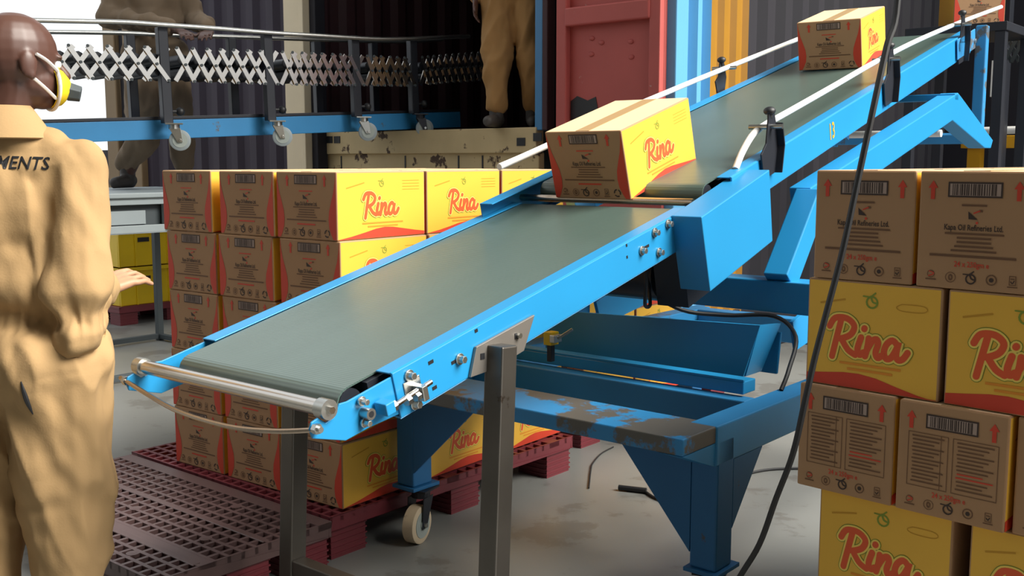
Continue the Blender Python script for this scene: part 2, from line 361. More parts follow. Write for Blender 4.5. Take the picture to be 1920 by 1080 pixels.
# ================================================================== STRUCTURE
mb = MB(); mb.box((-26, -10, -.1), (26, 34, 0), 'concrete'); struct('floor', mb)
mb = MB(); mb.box((-.2, -.3, 5.0), (12, 3.1, 5.2), 'ceiling_paint'); mb.box((-7, -4.2, 5.0), (-.2, 3.1, 5.2), 'ceiling_paint'); struct('shade_ceiling', mb, 0, BASE)  # unseen roof, added and cut back to steer where daylight falls
mb = MB(); mb.box((-6.4, -4.2, 0), (-.2, -4.0, 5.0), 'ceiling_paint'); struct('shade_wall_side', mb, 0, BASE)  # unseen wall added to keep sun off the floor near the camera
mb = MB(); mb.box((-6.6, -4.2, 0), (-6.4, 14, 5.0), 'ceiling_paint'); struct('shade_wall_front', mb, 0, BASE)  # unseen wall added behind the camera to dim the faces turned to it
def corr(u0, v0, u1, v1, z0, z1, mt, period=.28, depth=.036, name='panel'):
    """corrugated sheet standing on a line in conveyor axes"""
    A = P3(u0, v0, 0); B = P3(u1, v1, 0); d = B-A; n = Vector((-d.y, d.x, 0)).normalized(); L = d.length; d.normalize(); mb = MB()
    k = max(1, round(L/period)); p = L/k; prof = []
    for i in range(k): prof += [(i*p, 0), (i*p+.3*p, 0), (i*p+.5*p, depth), (i*p+.8*p, depth)]
    prof.append((L, 0)); bot = [A+d*a+n*c for a, c in prof]; th = n*-.006
    for i in range(len(bot)-1):
        mb.prism([bot[i]+Vector((0, 0, z0)), bot[i+1]+Vector((0, 0, z0)), bot[i+1]+Vector((0, 0, z1)), bot[i]+Vector((0, 0, z1))], th, mt)
    return mb
UO = 4.05                                   # plane of the open container's end
# far dark walls of the hall
mb = MB(); mb.box((8.62, -9, 0), (8.8, 1.6, 5), 'dark_panel'); struct('wall_right', mb, 0, BASE)
wl = corr(UO+.02, -7.02, UO+.02, -4.9, 0, 3.0, 'purple_panel'); struct('wall_left', wl)
mb = MB(); mb.box((4.3, 7.0, 0), (4.45, 13, 1.40), 'dark_panel'); struct('wall_dock_mask', mb, 0, BASE)  # low dark dock wall, added to hide bright sky below the beam
mb = MB()
for k, (v0, v1, mt) in enumerate(((-7.62, -7.42, 'brown_panel'), (-7.42, -7.27, 'dark_panel'), (-7.27, -7.02, 'brown_panel'))):
    mb.box((UO-.05*(k != 1), -v1, 0), (UO+.08, -v0, 3.0), mt)
struct('trim_1', mb, .01, BASE)
# cream building column
mb = MB(); a = on(BASE, 0, 3.86, 534, 150).y; c = on(BASE, 0, 3.86, 566, 150).y
mb.box((3.86, min(a, c), 0), (4.0, max(a, c), 5.0), 'cream_paint'); mb.box((3.84, min(a, c)-.05, 0), (4.0, min(a, c)-.003, 4.4), 'cream_paint')
mb.box((3.9, min(a, c)-.12, 0), (4.0, min(a, c)-.052, 4.4), 'dark_panel')
struct('trim_2', mb, .006, BASE)
# ================================================================== CONTAINERS
ZF = 1.51
VL, VR = -4.60, -2.33
root = thing('shipping_container', 'open dark shipping container with a rusty beige sill behind the stacked cartons', 'container', BASE)
def cb(name, lo, hi, mt, bevel=.006, parent=root):
    mb = MB(); mb.box(lo, hi, mt); return mb.build(name, parent, False, bevel)
def corrpart(name, root, *a, **k):
    mb = corr(*a, **k); Mi = root.matrix_world.inverted(); mb.v = [tuple(Mi @ Vector(p)) for p in mb.v]; return mb.build(name, root)
corrpart('wall_panel', root, UO+.05, VL+.04, UO+6, VL+.04, ZF-.05, ZF+2.5, 'maroon_panel')
corrpart('wall_panel', root, UO+.05, VR-.04, UO+6, VR-.04, ZF-.05, ZF+2.5, 'dark_panel')
cb('back_panel', (UO+5.98, -VR, ZF-.05), (UO+6.02, -VL, ZF+2.5), 'dark_panel')
cb('roof', (UO, -VR, ZF+2.5), (UO+6, -VL, ZF+2.54), 'maroon_panel')
cb('floor_deck', (UO+.03, -VR, ZF-.09), (UO+6, -VL, ZF-.005), 'black')
sill = cb('sill_beam', (UO-.06, -VR-.02, ZF-.165), (UO+.02, -VL+.02, ZF), 'sill_beige')
cb('lower_beam', (UO-.03, -VR-.02, ZF-.36), (UO+.03, -VL+.02, ZF-.163), 'sill_beige')
cb('corner_post', (UO-.05, -VR-.065, ZF-.02), (UO+.06, -VR+.0, ZF+2.55), 'blue_post'); cb('door_seal', (UO-.06, -VR-.11, ZF-.02), (UO+.02, -VR-.067, ZF+2.55), 'maroon_panel')
cb('corner_post', (UO-.05, -VL-.05, ZF-.02), (UO+.06, -VL+.07, ZF+2.55), 'maroon_panel')
for px, py in ((618, 262), (632, 262), (977, 266), (1008, 257)):
    q = on(BASE, 0, UO-.061, px, py); mb = MB(); mb.box((UO-.064, q.y-.035, q.z-.026), (UO-.0595, q.y+.035, q.z+.026), 'black'); mb.build('pocket_hole', sill)
for px in (640, 760, 860, 905):
    q = on(BASE, 0, UO-.031, px, 296); mb = MB(); mb.box((UO-.034, q.y-.006, ZF-.35), (UO-.0295, q.y+.006, ZF-.18), 'black'); mb.build('seam', root)
for u in (UO+.6, UO+2, UO+3.5, UO+5.2):
    mb = MB(); mb.box((u-.1, -VR+.2, 0), (u+.1, -VL-.2, ZF-.09), 'black'); mb.build('chassis_support', root)
# red door leaf
a = on(BASE, 0, UO-.1, 1046, 120).y; c = on(BASE, 0, UO-.1, 1240, 120).y
root = thing('container_door', 'rust red container door leaf standing between dark opening and pale blue wall', 'door', BASE)
y0, y1 = min(a, c), max(a, c); z0 = on(BASE, 0, UO-.1, 1150, 262).z
x0, x1 = UO-.1, UO-.06
cb('door_panel', (x0+.03, y0, 0.0), (x1+.02, y1, 4.0), 'red_door', .004, root)
cb('door_stile', (x0-.02, y1-.075, z0-.3), (x1-.01, y1, 4.0), 'red_door', .006, root)
cb('door_stile', (x0-.02, y0, z0-.3), (x1-.01, y0+.075, 4.0), 'red_door', .006, root)
zt = on(BASE, 0, x0, 1150, 42).z; ztt = on(BASE, 0, x0, 1150, 6).z
cb('door_rail', (x0-.03, y0+.07, zt), (x1-.01, y1-.07, ztt), 'red_door', .01, root)
cb('door_rail', (x0-.03, y0+.07, z0-.25), (x1-.01, y1-.07, z0-.07), 'red_door', .01, root)
cb('door_rail', (x0-.03, y0+.07, 3.2), (x1-.01, y1-.07, 3.4), 'red_door', .01, root)
q = on(BASE, 0, x0+.03, 1095, 195); mb = MB()
mb.prism([(x0+.026, q.y+.1, q.z-.1), (x0+.026, q.y+.1, q.z+.02), (x0+.026, q.y+.05, q.z+.05), (x0+.026, q.y-.03, q.z+.02), (x0+.026, q.y-.09, q.z+.04), (x0+.026, q.y-.12, q.z-.1)], (.003, 0, 0), 'black'); mb.build('torn_hole', root)
for px, py in ((1110, 72), (1128, 80), (1183, 78), (1184, 107), (1109, 102)):
    q = on(BASE, 0, x0+.03, px, py); mb = MB(); mb.sphere((x0+.028, q.y, q.z), (.008, .02, .014), 'red_door'); mb.build('dent', root, True)
# blue / yellow / dark container flank running beside the upper conveyor
VS = -1.31
root = thing('shipping_container', 'container flank in pale blue, mustard and dark ribs beside the upper belt', 'container', BASE)
ub = on(BASE, 1, -VS, 1331, 100).x; uy = on(BASE, 1, -VS, 1402, 60).x
corrpart('blue_panel', root, UO+.06, VS, ub, VS, 0.3, 4.1, 'sky_blue_paint', .2, .06)
corrpart('mustard_panel', root, ub, VS, uy, VS, .3, 4.1, 'mustard', .17, .03)
corrpart('dark_panel', root, uy, VS, 8.6, VS, .3, 4.1, 'dark_panel', .26, .05)
yy0 = on(BASE, 0, UO-.04, 1268, 100).y; yy1 = on(BASE, 0, UO-.04, 1242, 100).y-.004
cb('corner_post', (UO-.04, yy0, 0), (UO+.05, yy1, 4.2), 'sky_blue_paint', .008, root)
cb('bottom_rail', (UO+.06, -VS, 0), (8.6, -VS+.1, .32), 'dark_panel', .006, root)
cb('roof_rail', (UO+.06, -VS, 4.1), (8.6, -VS+.1, 4.2), 'dark_panel', .006, root)

# ================================================================== INFEED CONVEYOR (lower belt)
HW = .3434
MI = Mz(T, TH, INC)
cv = thing('infeed_belt_conveyor', 'lower blue belt conveyor with worn grey-green belt and chrome end roller', 'conveyor', MI)
def rail_c(name, root, s0, s1, sg, hw, web, mt='blue', fl=.052, t=.004):
    """C channel, sg=-1 right side (y<0)"""
    mb = MB(); y = sg*hw
    mb.box((s0, min(y, y-sg*t), -web), (s1, max(y, y-sg*t), 0), mt)
    mb.box((s0, min(y-sg*t, y-sg*fl), -t), (s1, max(y-sg*t, y-sg*fl), 0), mt)
    mb.box((s0, min(y-sg*t, y-sg*.035), -web), (s1, max(y-sg*t, y-sg*.035), -web+t), mt)
    return mb.build(name, root, False, .0025)
def belt(name, root, s0, s1, hw, ntop, r, t=.004):
    mb = MB(); prof = []
    for k in range(9): a = PI/2+PI*k/8; prof.append((s0+r*math.cos(a), ntop-r+r*math.sin(a)))
    for k in range(9): a = -PI/2+PI*k/8; prof.append((s1+r*math.cos(a), ntop-r+r*math.sin(a)))
    cx = (s0+s1)/2; inn = []
    for k in range(9): a = PI/2+PI*k/8; inn.append((s0+(r-t)*math.cos(a), ntop-r+(r-t)*math.sin(a)))
    for k in range(9): a = -PI/2+PI*k/8; inn.append((s1+(r-t)*math.cos(a), ntop-r+(r-t)*math.sin(a)))
    n = len(prof); vs = [Vector((a, y, c)) for y in (-hw, hw) for a, c in prof]+[Vector((a, y, c)) for y in (-hw, hw) for a, c in inn]
    fs = []
    for i in range(n):
        j = (i+1) % n; fs += [(i, j, n+j, n+i), (2*n+j, 2*n+i, 3*n+i, 3*n+j), (i, 2*n+i, 2*n+j, j), (n+j, 3*n+j, 3*n+i, n+i)]
    mb.add(vs, fs, 'belt'); return mb.build(name, root, True)
S1 = 1.43
railR = rail_c('side_rail', cv, .186, S1, -1, HW, .104); railL = rail_c('side_rail', cv, .186, S1, 1, HW, .104)
belt('belt', cv, .105, S1-.008, .288, -.004, .036)
mb = MB(); mb.box((.15, -.30, -.03), (S1-.09, .30, -.012), 'black_metal'); mb.build('slider_bed', cv)
for s_ in (.105, S1-.008):
    mb = MB(); mb.cyl((s_, -.29, -.04), (s_, .29, -.04), .0315, 'black_metal', n=20); mb.build('pulley', cv, True)
for sg in (-1, 1):
    pl = [(.215, -.008), (.06, -.008), (.04, -.004), (.02, -.024), (-.003, -.026), (-.018, -.008), (-.036, -.01), (-.044, -.022), (-.042, -.042), (.035, -.084), (.10, -.086), (.215, -.098)]
    y = sg*(HW-.0045); mb = MB(); mb.prism([(a, y, c) for a, c in pl], (0, -sg*.005, 0), 'blue'); pt = mb.build('end_plate', cv, False, .0015)
    if sg == -1: plateR = pt
mb = MB(); mb.cyl((.006, -.318, .0), (.006, .335, 0), .0165, 'steel', n=24); er = mb.build('end_roller', cv, True)
tag(er, 'chrome end roller')
for sg in (-1, 1):
    mb = MB(); y = sg*(HW+.001); mb.cyl((.006, y-sg*.024, 0), (.006, y+sg*.004, 0), .021, 'zinc', n=18); mb.cyl((.006, y, 0), (.006, y+sg*.013, 0), .008, 'steel', n=6); mb.build('roller_bearing', cv, True)
mb = MB(); mb.tube([(-.034, HW+.03, -.018), (-.036, HW+.008, -.02), (-.052, .24, -.03), (-.07, .08, -.042), (-.072, -.1, -.044), (-.058, -.24, -.036), (-.036, -HW-.004, -.024)], .0055, 'steel_brushed'); mb.build('guard_rod', cv, True)
for sg in (-1, 1):
    mb = MB(); mb.cyl((-.035, sg*HW, -.022), (-.035, sg*(HW+.012), -.022), .011, 'zinc', n=6); mb.cyl((-.035, sg*(HW+.012), -.022), (-.035, sg*(HW+.02), -.022), .006, 'zinc'); mb.build('rod_nut', cv)
def bolt(root, px, py, r=.009, ln=.014, y=-HW-.0005, M=MI, name='bolt', mt='zinc'):
    q = on(M, 1, y, px, py); mb = MB(); mb.cyl((q.x, y, q.z), (q.x, y-ln*.25, q.z), r*1.5, mt); mb.cyl((q.x, y, q.z), (q.x, y-ln, q.z), r, mt, n=6); return mb.build(name, root, False, .001)
for px, py in ((766, 704), (777, 757), (861, 673)): bolt(railR, px, py, .009, .018)
for px, py in ((677, 752), (682, 792)): bolt(plateR, px, py, .007, .02)
q = on(MI, 1, -HW, 684, 774); mb = MB(); mb.cyl((q.x, -HW+.004, q.z), (q.x, -HW-.02, q.z), .0125, 'zinc', n=16); mb.cyl((q.x, -HW-.02, q.z), (q.x, -HW-.0205, q.z), .007, 'black'); mb.build('shaft_collar', plateR, True)
def slot(root, px, py, ln=.016, y=-HW-.0006, M=MI, ang=0):
    q = on(M, 1, y, px, py); mb = MB(); mb.box((q.x-ln/2, y-.0004, q.z-.004), (q.x+ln/2, y+.0004, q.z+.004), 'black'); return mb.build('slot', root)
for px, py, ln in ((808, 679, .016), (815, 727, .014), (856, 676, .034), (893, 620, .01), (1176, 482, .006), (1175, 460, .006)): slot(railR, px, py, ln)
for px, py in ((1227, 436), (1203, 470), (1235, 473), (1252, 420)): bolt(railR, px, py, .009, .016)
slot(railR, 1208, 465, .05)
# belt tensioner on the right plate
y = -HW-.02
q0 = on(MI, 1, y, 733, 765); q1 = on(MI, 1, y, 808, 716)
mb = MB(); mb.cyl(q0, q1, .0062, 'steel', n=10)
tens = mb.build('tension_screw', cv, True)
qa = on(MI, 1, y, 790, 735); mb = MB(); mb.box((qa.x-.008, -HW-.034, qa.z-.018), (qa.x+.008, -HW+.002, qa.z+.016), 'zinc'); mb.box((qa.x-.03, -HW-.003, qa.z-.02), (qa.x+.02, -HW, qa.z+.03), 'zinc'); mb.build('screw_bracket', tens, False, .002)
d = (q1-q0).normalized()
for px, py in ((737, 762), (781, 742), (764, 750)):
    qa = on(MI, 1, y, px, py); mb = MB(); mb.cyl(qa-d*.006, qa+d*.006, .012, 'zinc', n=6); mb.build('lock_nut', tens)
qa = on(MI, 1, y, 724, 762); mb = MB(); mb.box((qa.x-.014, -HW-.036, qa.z-.016), (qa.x+.012, -HW+.001, qa.z+.012), 'blue'); mb.build('screw_lug', tens, False, .003)
# transfer roller between the belts
mb = MB(); mb.cyl((1.478, -.33, .002), (1.478, .345, .002), .0115, 'steel_brushed', n=16); tag(mb.build('transfer_roller', cv, True), 'thin brass-coloured transfer roller')

# ================================================================== INCLINE CONVEYOR (upper belt)
HW2 = .358; AZ2 = R(36.6); TH2 = PI/2-AZ2
O2 = P3(1.45, .022, inc(1.45)+.041); M2 = Mz(O2, TH2, INC)
cv2 = thing('incline_belt_conveyor', 'upper blue belt conveyor climbing to the right with side guide rails', 'conveyor', M2)
E2 = 3.02
rR2 = rail_c('side_rail', cv2, .12, E2, -1, HW2, .112); rL2 = rail_c('side_rail', cv2, -.23, E2, 1, HW2, .112)
belt('belt', cv2, .062, E2-.03, .30, -.004, .036)
mb = MB(); mb.box((.13, -.31, -.03), (E2-.09, .31, -.012), 'black_metal'); mb.build('slider_bed', cv2)
for s_ in (.062, E2-.03):
    mb = MB(); mb.cyl((s_, -.30, -.04), (s_, .30, -.04), .0315, 'black_metal', n=20); mb.build('pulley', cv2, True)
# drive guard
vg = .44; mg = Mz(T, TH, INC)
gp = [on(mg, 1, -vg, *q) for q in ((1315, 407), (1332, 547), (1449, 452), (1443, 318))]
gp = [Vector((p.x, -vg, p.z)) for p in gp]
Mi2 = M2.inverted()
gl = [Mi2 @ (mg @ p) for p in gp]; inw = (Mi2.to_3x3() @ (mg.to_3x3() @ Vector((0, .10, 0))))
mb = MB(); mb.prism(gl, inw, 'blue'); tag(mb.build('drive_guard', cv2, False, .003), 'bright blue box guard over the drive')
mb = MB(); pm = Mi2 @ P3(1.62, .12, .93); mb.cyl(pm, pm+inw*2.2, .085, 'black_metal', n=24); mb.cyl(pm+inw*2.2, pm+inw*2.5, .075, 'black', n=24); mb.box((pm.x-.1, pm.y-.13, pm.z-.07), (pm.x+.1, pm.y-.02, pm.z+.12), 'black_metal')
mb.build('drive_motor', cv2, True)
mb = MB(); mb.tube([Mi2 @ P3(*q) for q in ((1.30, .25, 1.02), (1.32, .24, .93), (1.38, .2, .86), (1.47, .16, .845), (1.53, .12, .87), (1.54, .1, .96))], .006, 'rubber'); mb.build('motor_cable', cv2, True)
# guide rails and brackets
def lp(px, py, yy): return on(M2, 1, yy, px, py)
yg = -(HW2-.035)
mb = MB(); mb.tube([lp(*q, yg) for q in ((1379, 317), (1392, 285), (1412, 252), (1436, 233), (1472, 213), (1560, 163), (1640, 117), (1720, 76), (1800, 42), (1877, 13))], .011, 'white', 10); gr = mb.build('guide_rail', cv2, True)
ygl = HW2-.02
mb = MB(); mb.tube([lp(*q, ygl) for q in ((936, 313), (1000, 285), (1150, 216), (1270, 165), (1345, 134), (1480, 80), (1560, 47))], .011, 'white', 10); gl2 = mb.build('guide_rail', cv2, True)
def bracket(px_b, px_m, px_t, yy, sg, wd):
    """folded black post: foot on the rail web, bent in to the guide rail"""
    b0 = lp(*px_b, yy); t0 = lp(*px_t, yy); upv = Mi2.to_3x3() @ Vector((0, 0, 1)); fw = Vector((1, 0, .0)); h = (t0-b0).dot(upv)
    y_out = yy
    mb = MB(); a = b0; w2 = wd/2
    pts = [a-fw*w2*.8, a+fw*w2*.9, a+fw*w2*1.2+upv*h*.42, a+fw*w2*.75+upv*h*.8, a+fw*w2*.45+upv*h, a-fw*w2*.35+upv*h, a-fw*w2*.6+upv*h*.55, a-fw*w2*1.3+upv*h*.42]
    pts = [Vector((p.x, y_out, p.z)) for p in pts]
    mb.prism(pts, (0, -.006*sg, 0), 'black_metal'); mb.prism([pts[1], pts[2], pts[3], pts[3]-fw*.006, pts[2]-fw*.006, pts[1]-fw*.006], (0, .03*-sg, 0), 'black_metal')
    o = mb.build('guide_bracket', cv2, False, .001)
    top = Vector(a+upv*h*.97); top.y = y_out
    mb = MB(); mb.sphere((top.x, top.y, top.z+.012), (.02, .02, .014), 'black'); mb.cyl((top.x, top.y, top.z-.01), (top.x, top.y, top.z+.006), .009, 'black'); mb.build('clamp_knob', o, True)
    q = a+upv*h*.78; mb = MB(); mb.cyl((q.x, y_out+.045*sg*-1, q.z), (q.x, y_out+.07*sg, q.z), .008, 'zinc', n=12); mb.build('clamp_pin', o, True)
    return o
bracket((1440, 330), None, (1451, 212), -HW2-.006, 1, .11)
bracket((1664, 196), None, (1678, 90), -HW2-.006, 1, .11)
bracket((1800, 118), None, (1805, 26), -HW2-.006, 1, .11)
bracket((1352, 172), None, (1350, 115), HW2+.012, -1, .09)
# painted number on the right rail
qn = lp(1560, 247, -HW2-.001); pr = Print(lambda a, c, lf: Vector((qn.x+a, -HW2-.0012-lf, qn.z+c)))
pr.text(0, 0, '13', .085, 'yellow_paint', 0, .75); pr.mb.build('painted_number', rR2)
# head end fittings
for px, py in ((1823, 77), (1836, 70), (1845, 62)): bolt(rR2, px, py, .012, .02, -HW2-.001, M2)
mb = MB(); mb.box((E2-.30, -HW2-.012, -.10), (E2+.05, -HW2-.006, .0), 'blue_worn'); mb.build('head_plate', cv2, False, .003)
ph = Mi2 @ P3(4.62, .16, 1.50); ph2 = Mi2 @ P3(4.60, .16, 2.02)
mb = MB(); a = on(M2, 1, -HW2-.03, 1843, 48); upv = Mi2.to_3x3() @ Vector((0, 0, 1)); mb.bar(a, a-upv*.62, .055, .06, 'blue_worn', (1, 0, 0)); mb.build('head_post', cv2, False, .006)
mb = MB(); mb.bar(Vector((a.x, a.y, a.z))-upv*.58, Vector((a.x, HW2+.03, a.z))-upv*.58, .05, .05, 'blue_worn'); mb.build('head_crossbar', cv2, False, .004)
mb = MB(); b_ = Vector((a.x, HW2+.03, a.z)); mb.bar(b_, b_-upv*.62, .055, .06, 'blue_worn', (1, 0, 0)); mb.build('head_post', cv2, False, .006)
for s_ in (.6, 1.4, 2.2):
    mb = MB(); mb.box((s_, -HW2+.004, -.1), (s_+.05, HW2-.004, -.06), 'blue_dusty'); mb.build('cross_tie', cv2, False, .003)
qa = lp(1590, 252, -HW2+.05); mb = MB(); mb.prism([(qa.x-.07, -.3, -.11), (qa.x+.05, -.3, -.11), (qa.x+.03, -.3, -.17)], (0, .006, 0), 'blue_dusty'); mb.build('gusset', cv2)

# ================================================================== WHEELED BASE FRAME
bf = thing('conveyor_base_frame', 'blue welded wheeled base frame with gusseted legs under the belts', 'frame', BASE)
ZT = .603
def fb(name, lo, hi, mt='blue_worn', bev=.004, parent=bf):
    mb = MB(); mb.box((lo[0], -hi[1], lo[2]), (hi[0], -lo[1], hi[2]), mt); return mb.build(name, parent, False, bev)
fb('front_plate_beam', (.925, -.61, ZT-.045), (1.13, .608, ZT), 'blue_scuffed')
fb('side_beam', (1.092, .53, ZT-.108), (3.1, .613, ZT+.001)); fb('side_beam', (1.132, -.613, ZT-.108), (3.1, -.53, ZT))
fb('cross_beam', (1.405, -.53, ZT-.108), (1.47, .53, ZT)); fb('cross_beam', (2.98, -.53, ZT-.108), (3.06, .53, ZT))
mb = MB(); mb.prism([(.925, -.608, ZT-.045), (1.092, -.608, ZT-.108), (1.092, -.608, ZT-.045)], (0, .07, 0), 'blue_worn'); mb.build('corner_wedge', bf)
def leg(v0, v1, u0=1.1, u1=1.19, zb=.2):
    mb = MB(); mb.box((u0, -v1, zb), (u1, -v0, ZT-.04), 'blue_dusty'); lg = mb.build('leg', bf, False, .006)
    mb = MB(); mb.box((u0-.012, -v1-.012, zb-.012), (u1+.025, -v0+.012, zb), 'blue_dusty'); mb.build('foot_plate', lg, False, .002)
    return lg
LEGS = [leg(.532, .613), leg(-.61, -.53), leg(.532, .613, 2.95, 3.04), leg(-.61, -.53, 2.95, 3.04)]
def tri(name, pts, off, mt='blue_dusty'):
    mb = MB(); mb.prism(pts, off, mt); return mb.build(name, bf, False, .001)
zb = ZT-.045
tri('gusset', [(1.10, -.26, zb), (1.10, -.532, zb), (1.10, -.532, .24)], (.008, 0, 0)); tri('gusset', [(1.10, .20, zb), (1.10, .53, zb), (1.10, .53, .25)], (.008, 0, 0))
tri('gusset', [(1.19, -.612, ZT-.108), (1.36, -.612, ZT-.108), (1.19, -.612, .30)], (0, .008, 0)); tri('gusset', [(1.19, .61, ZT-.108), (1.36, .61, ZT-.108), (1.19, .61, .30)], (0, -.008, 0))
def caster(parent, x, y, zt, r, M=None, tyre='wheel_tyre', ang=0, wd=.045, forkmt='black_metal'):
    Mr = Matrix.Translation((x, y, 0)) @ Matrix.Rotation(ang, 4, 'Z'); zc = zt-.055-r if M is None else M
    o = Vector((.03, 0, zc))
    mb = MB(); mb.box((-.05, -.045, zt-.008), (.05, .045, zt), forkmt, Mr); mb.cyl(Mr @ Vector((0, 0, zt-.008)), Mr @ Vector((0, 0, zt-.035)), .032, forkmt, n=16)
    for sg in (-1, 1): mb.prism([Mr @ Vector((a, sg*(wd/2+.006), c)) for a, c in ((-.03, zt-.03), (.035, zt-.03), (o.x+.016, zc-.012), (o.x-.014, zc-.012))], Mr.to_3x3() @ Vector((0, sg*.004, 0)), forkmt)
    mb.cyl(Mr @ Vector((o.x, -wd/2-.018, zc)), Mr @ Vector((o.x, wd/2+.018, zc)), .009, 'zinc', n=8)
    fk = mb.build('caster_fork', parent, False, .001)
    mb = MB(); A = Mr @ Vector((o.x, -wd/2, zc)); B = Mr @ Vector((o.x, wd/2, zc)); d = (B-A).normalized()
    mb.cyl(A+d*.003, B-d*.003, r, tyre, n=32); mb.cyl(A, A+d*.003, r-.006, tyre, r, n=32); mb.cyl(B-d*.003, B, r, tyre, r-.006, n=32)
    w_ = mb.build('caster_wheel', parent, True)
    mb = MB(); mb.cyl(A-d*.002, A+d*.001, r*.70, 'wheel_hub', n=28); mb.cyl(B-d*.001, B+d*.002, r*.70, 'wheel_hub', n=28); mb.cyl(A-d*.006, B+d*.006, r*.26, 'wheel_hub', n=16); mb.build('wheel_hub', w_, True)
    return fk
caster(bf, 1.155, .55, .188, .0655, .0655, ang=R(195))
fk = caster(bf, 1.155, -.57, .188, .0655, .0655, ang=R(20), tyre='rubber')
mb = MB(); mb.box((1.04, .60, .10), (1.12, .66, .115), 'black'); mb.cyl((1.0, .63, .12), (1.12, .63, .10), .016, 'black'); mb.v = [(p[0], -p[1]+.12, p[2]) for p in mb.v]; mb.build('brake_lever', fk)
caster(bf, 3.0, .57, .188, .0655, .0655); caster(bf, 3.0, -.57, .188, .0655, .0655)
# lifting arms
fb('hinge_beam', (1.452, -.42, .61), (1.53, .50, .648), 'blue', .003); fb('hinge_lip', (1.452, -.42, .648), (1.462, .50, .655), 'blue', .001)
mb = MB(); mb.prism([(1.68, .42, .61), (1.68, -.38, .61), (1.69, -.43, .782), (1.69, .44, .752)], (.012, 0, 0), 'blue'); mb.prism([(1.69, -.43, .782), (1.69, -.385, .612), (1.80, -.385, .612), (1.84, -.43, .77)], (0, .012, 0), 'blue'); mb.build('lift_arm_plate', bf, False, .003)
mb = MB(); mb.prism([(1.84, .44, .60), (1.84, -.42, .60), (1.84, -.43, .74), (1.84, .44, .72)], (.012, 0, 0), 'blue'); mb.build('lift_arm_plate', bf, False, .003)
tri('arm_cheek', [(1.95, .40, .76), (2.35, .40, .86), (2.35, .40, .72), (1.99, .40, .66)], (0, -.015, 0), 'blue'); tri('arm_cheek', [(1.95, -.42, .76), (2.35, -.42, .86), (2.35, -.42, .72), (1.99, -.42, .66)], (0, .015, 0), 'blue')
fb('upper_cross_beam', (1.86, -.45, .80), (1.98, .72, .905), 'blue', .004)
fb('upright', (1.88, .53, ZT), (1.96, .70, .80), 'blue', .004); fb('upright', (1.88, -.53, ZT), (1.96, -.42, .80), 'blue', .004)
mb = MB(); mb.bar((1.88, -.40, .90), (2.11, -.40, 1.175), .085, .09, 'blue'); mb.build('strut', bf, False, .004)
mb = MB(); mb.bar((1.93, .36, .90), (2.11, .60, 1.175), .085, .09, 'blue'); mb.build('strut', bf, False, .004)
va = .40
def av(px, py): return on(BASE, 1, -va, px, py)
a0 = Vector((2.10, -va, 1.205)); a1 = av(1797, 174); a2 = av(1858, 278)
for sg, vv in ((1, va), (-1, -.62)):
    mb = MB(); t_ = .105
    e0 = Vector((a0.x, -vv, a0.z)); e1 = Vector((a1.x, -vv, a1.z)); e2 = Vector((a2.x, -vv, a2.z))
    dn = Vector((.03, 0, -t_)); k = Vector((-.13, 0, -.06))
    mb.prism([e0, e1, e1+Vector((.06, 0, -.02)), e2+Vector((.03, 0, .04)), e2, e2+Vector((-.10, 0, -.0)), e1+Vector((-.06, 0, -.125)), e0+dn], (0, .08*sg, 0), 'blue'); mb.build('support_arm', bf, False, .004)
mb = MB(); mb.bar(Vector((a1.x-.02, -va, a1.z-.02)), Vector((a1.x-.02, .62, a1.z-.02)), .05, .03, 'blue'); mb.build('arm_tie', bf, False, .003)
mb = MB(); qa = av(1765, 250); mb.cyl(Vector((qa.x, -va, qa.z)), Vector((qa.x, .62, qa.z)), .016, 'white', n=14); mb.build('pivot_rod', bf, True)
mb = MB(); mb.tube([(1.62, -.05, .87), (1.72, -.13, .80), (1.80, -.25, .785), (1.85, -.40, .79), (1.8, -.50, .74), (1.66, -.545, .66), (1.60, -.55, .606)], .007, 'rubber'); mb.build('base_cable', bf, True)
q = on(BASE, 0, 1.3, 1028, 635); mb = MB(); mb.box((1.29, q.y-.02, q.z-.02), (1.33, q.y+.012, q.z+.022), 'yellow_plastic'); mb.box((1.28, q.y-.04, q.z-.008), (1.32, q.y-.02, q.z+.016), 'zinc'); mb.cyl((1.3, q.y-.04, q.z+.005), (1.33, q.y-.075, q.z+.035), .005, 'zinc'); mb.box((1.30, q.y-.012, q.z-.075), (1.32, q.y+.006, q.z-.02), 'black_metal'); mb.build('limit_switch', bf, False, .002)

# ================================================================== STEEL STAND
st = thing('support_stand', 'dark bare steel tube stand holding up the near end of the lower belt', 'stand', BASE)
for sg in (1, -1):
    top = Vector((.50, -sg*.372, .876)) if sg == 1 else Vector((.50, .372, .876)); bot = Vector((.455, top.y, 0)); bot.y = top.y
    mb = MB(); mb.bar(bot, top, .054, .054, 'bare_steel', (1, 0, 0)); lg = mb.build('leg', st, False, .004)
    mb = MB(); yy = -sg*(HW+.0015); pts = [on(BASE, 1, yy, *q) for q in ((878, 707), (889, 650), (998, 590), (978, 657), (925, 690))] if sg == 1 else None
    if sg == 1: side = [Vector((p.x, yy, p.z)) for p in pts]
    else: side = [Vector((p.x, yy, p.z)) for p in side]
    mb.prism(side, (0, -sg*.008, 0), 'plate_steel'); pl_ = mb.build('mounting_plate', st, False, .001)
    if sg == 1:
        for q in ((969, 630), (905, 668)):
            p = on(BASE, 1, yy-.009, *q); mb = MB(); mb.box((p.x-.007, yy-.0095, p.z-.007), (p.x+.007, yy-.008, p.z+.007), 'black'); mb.build('square_hole', pl_)
        p = on(BASE, 1, yy-.009, 971, 629); mb = MB(); mb.cyl((p.x, yy-.009, p.z), (p.x, yy-.018, p.z), .007, 'zinc', n=6); mb.build('bolt', pl_)
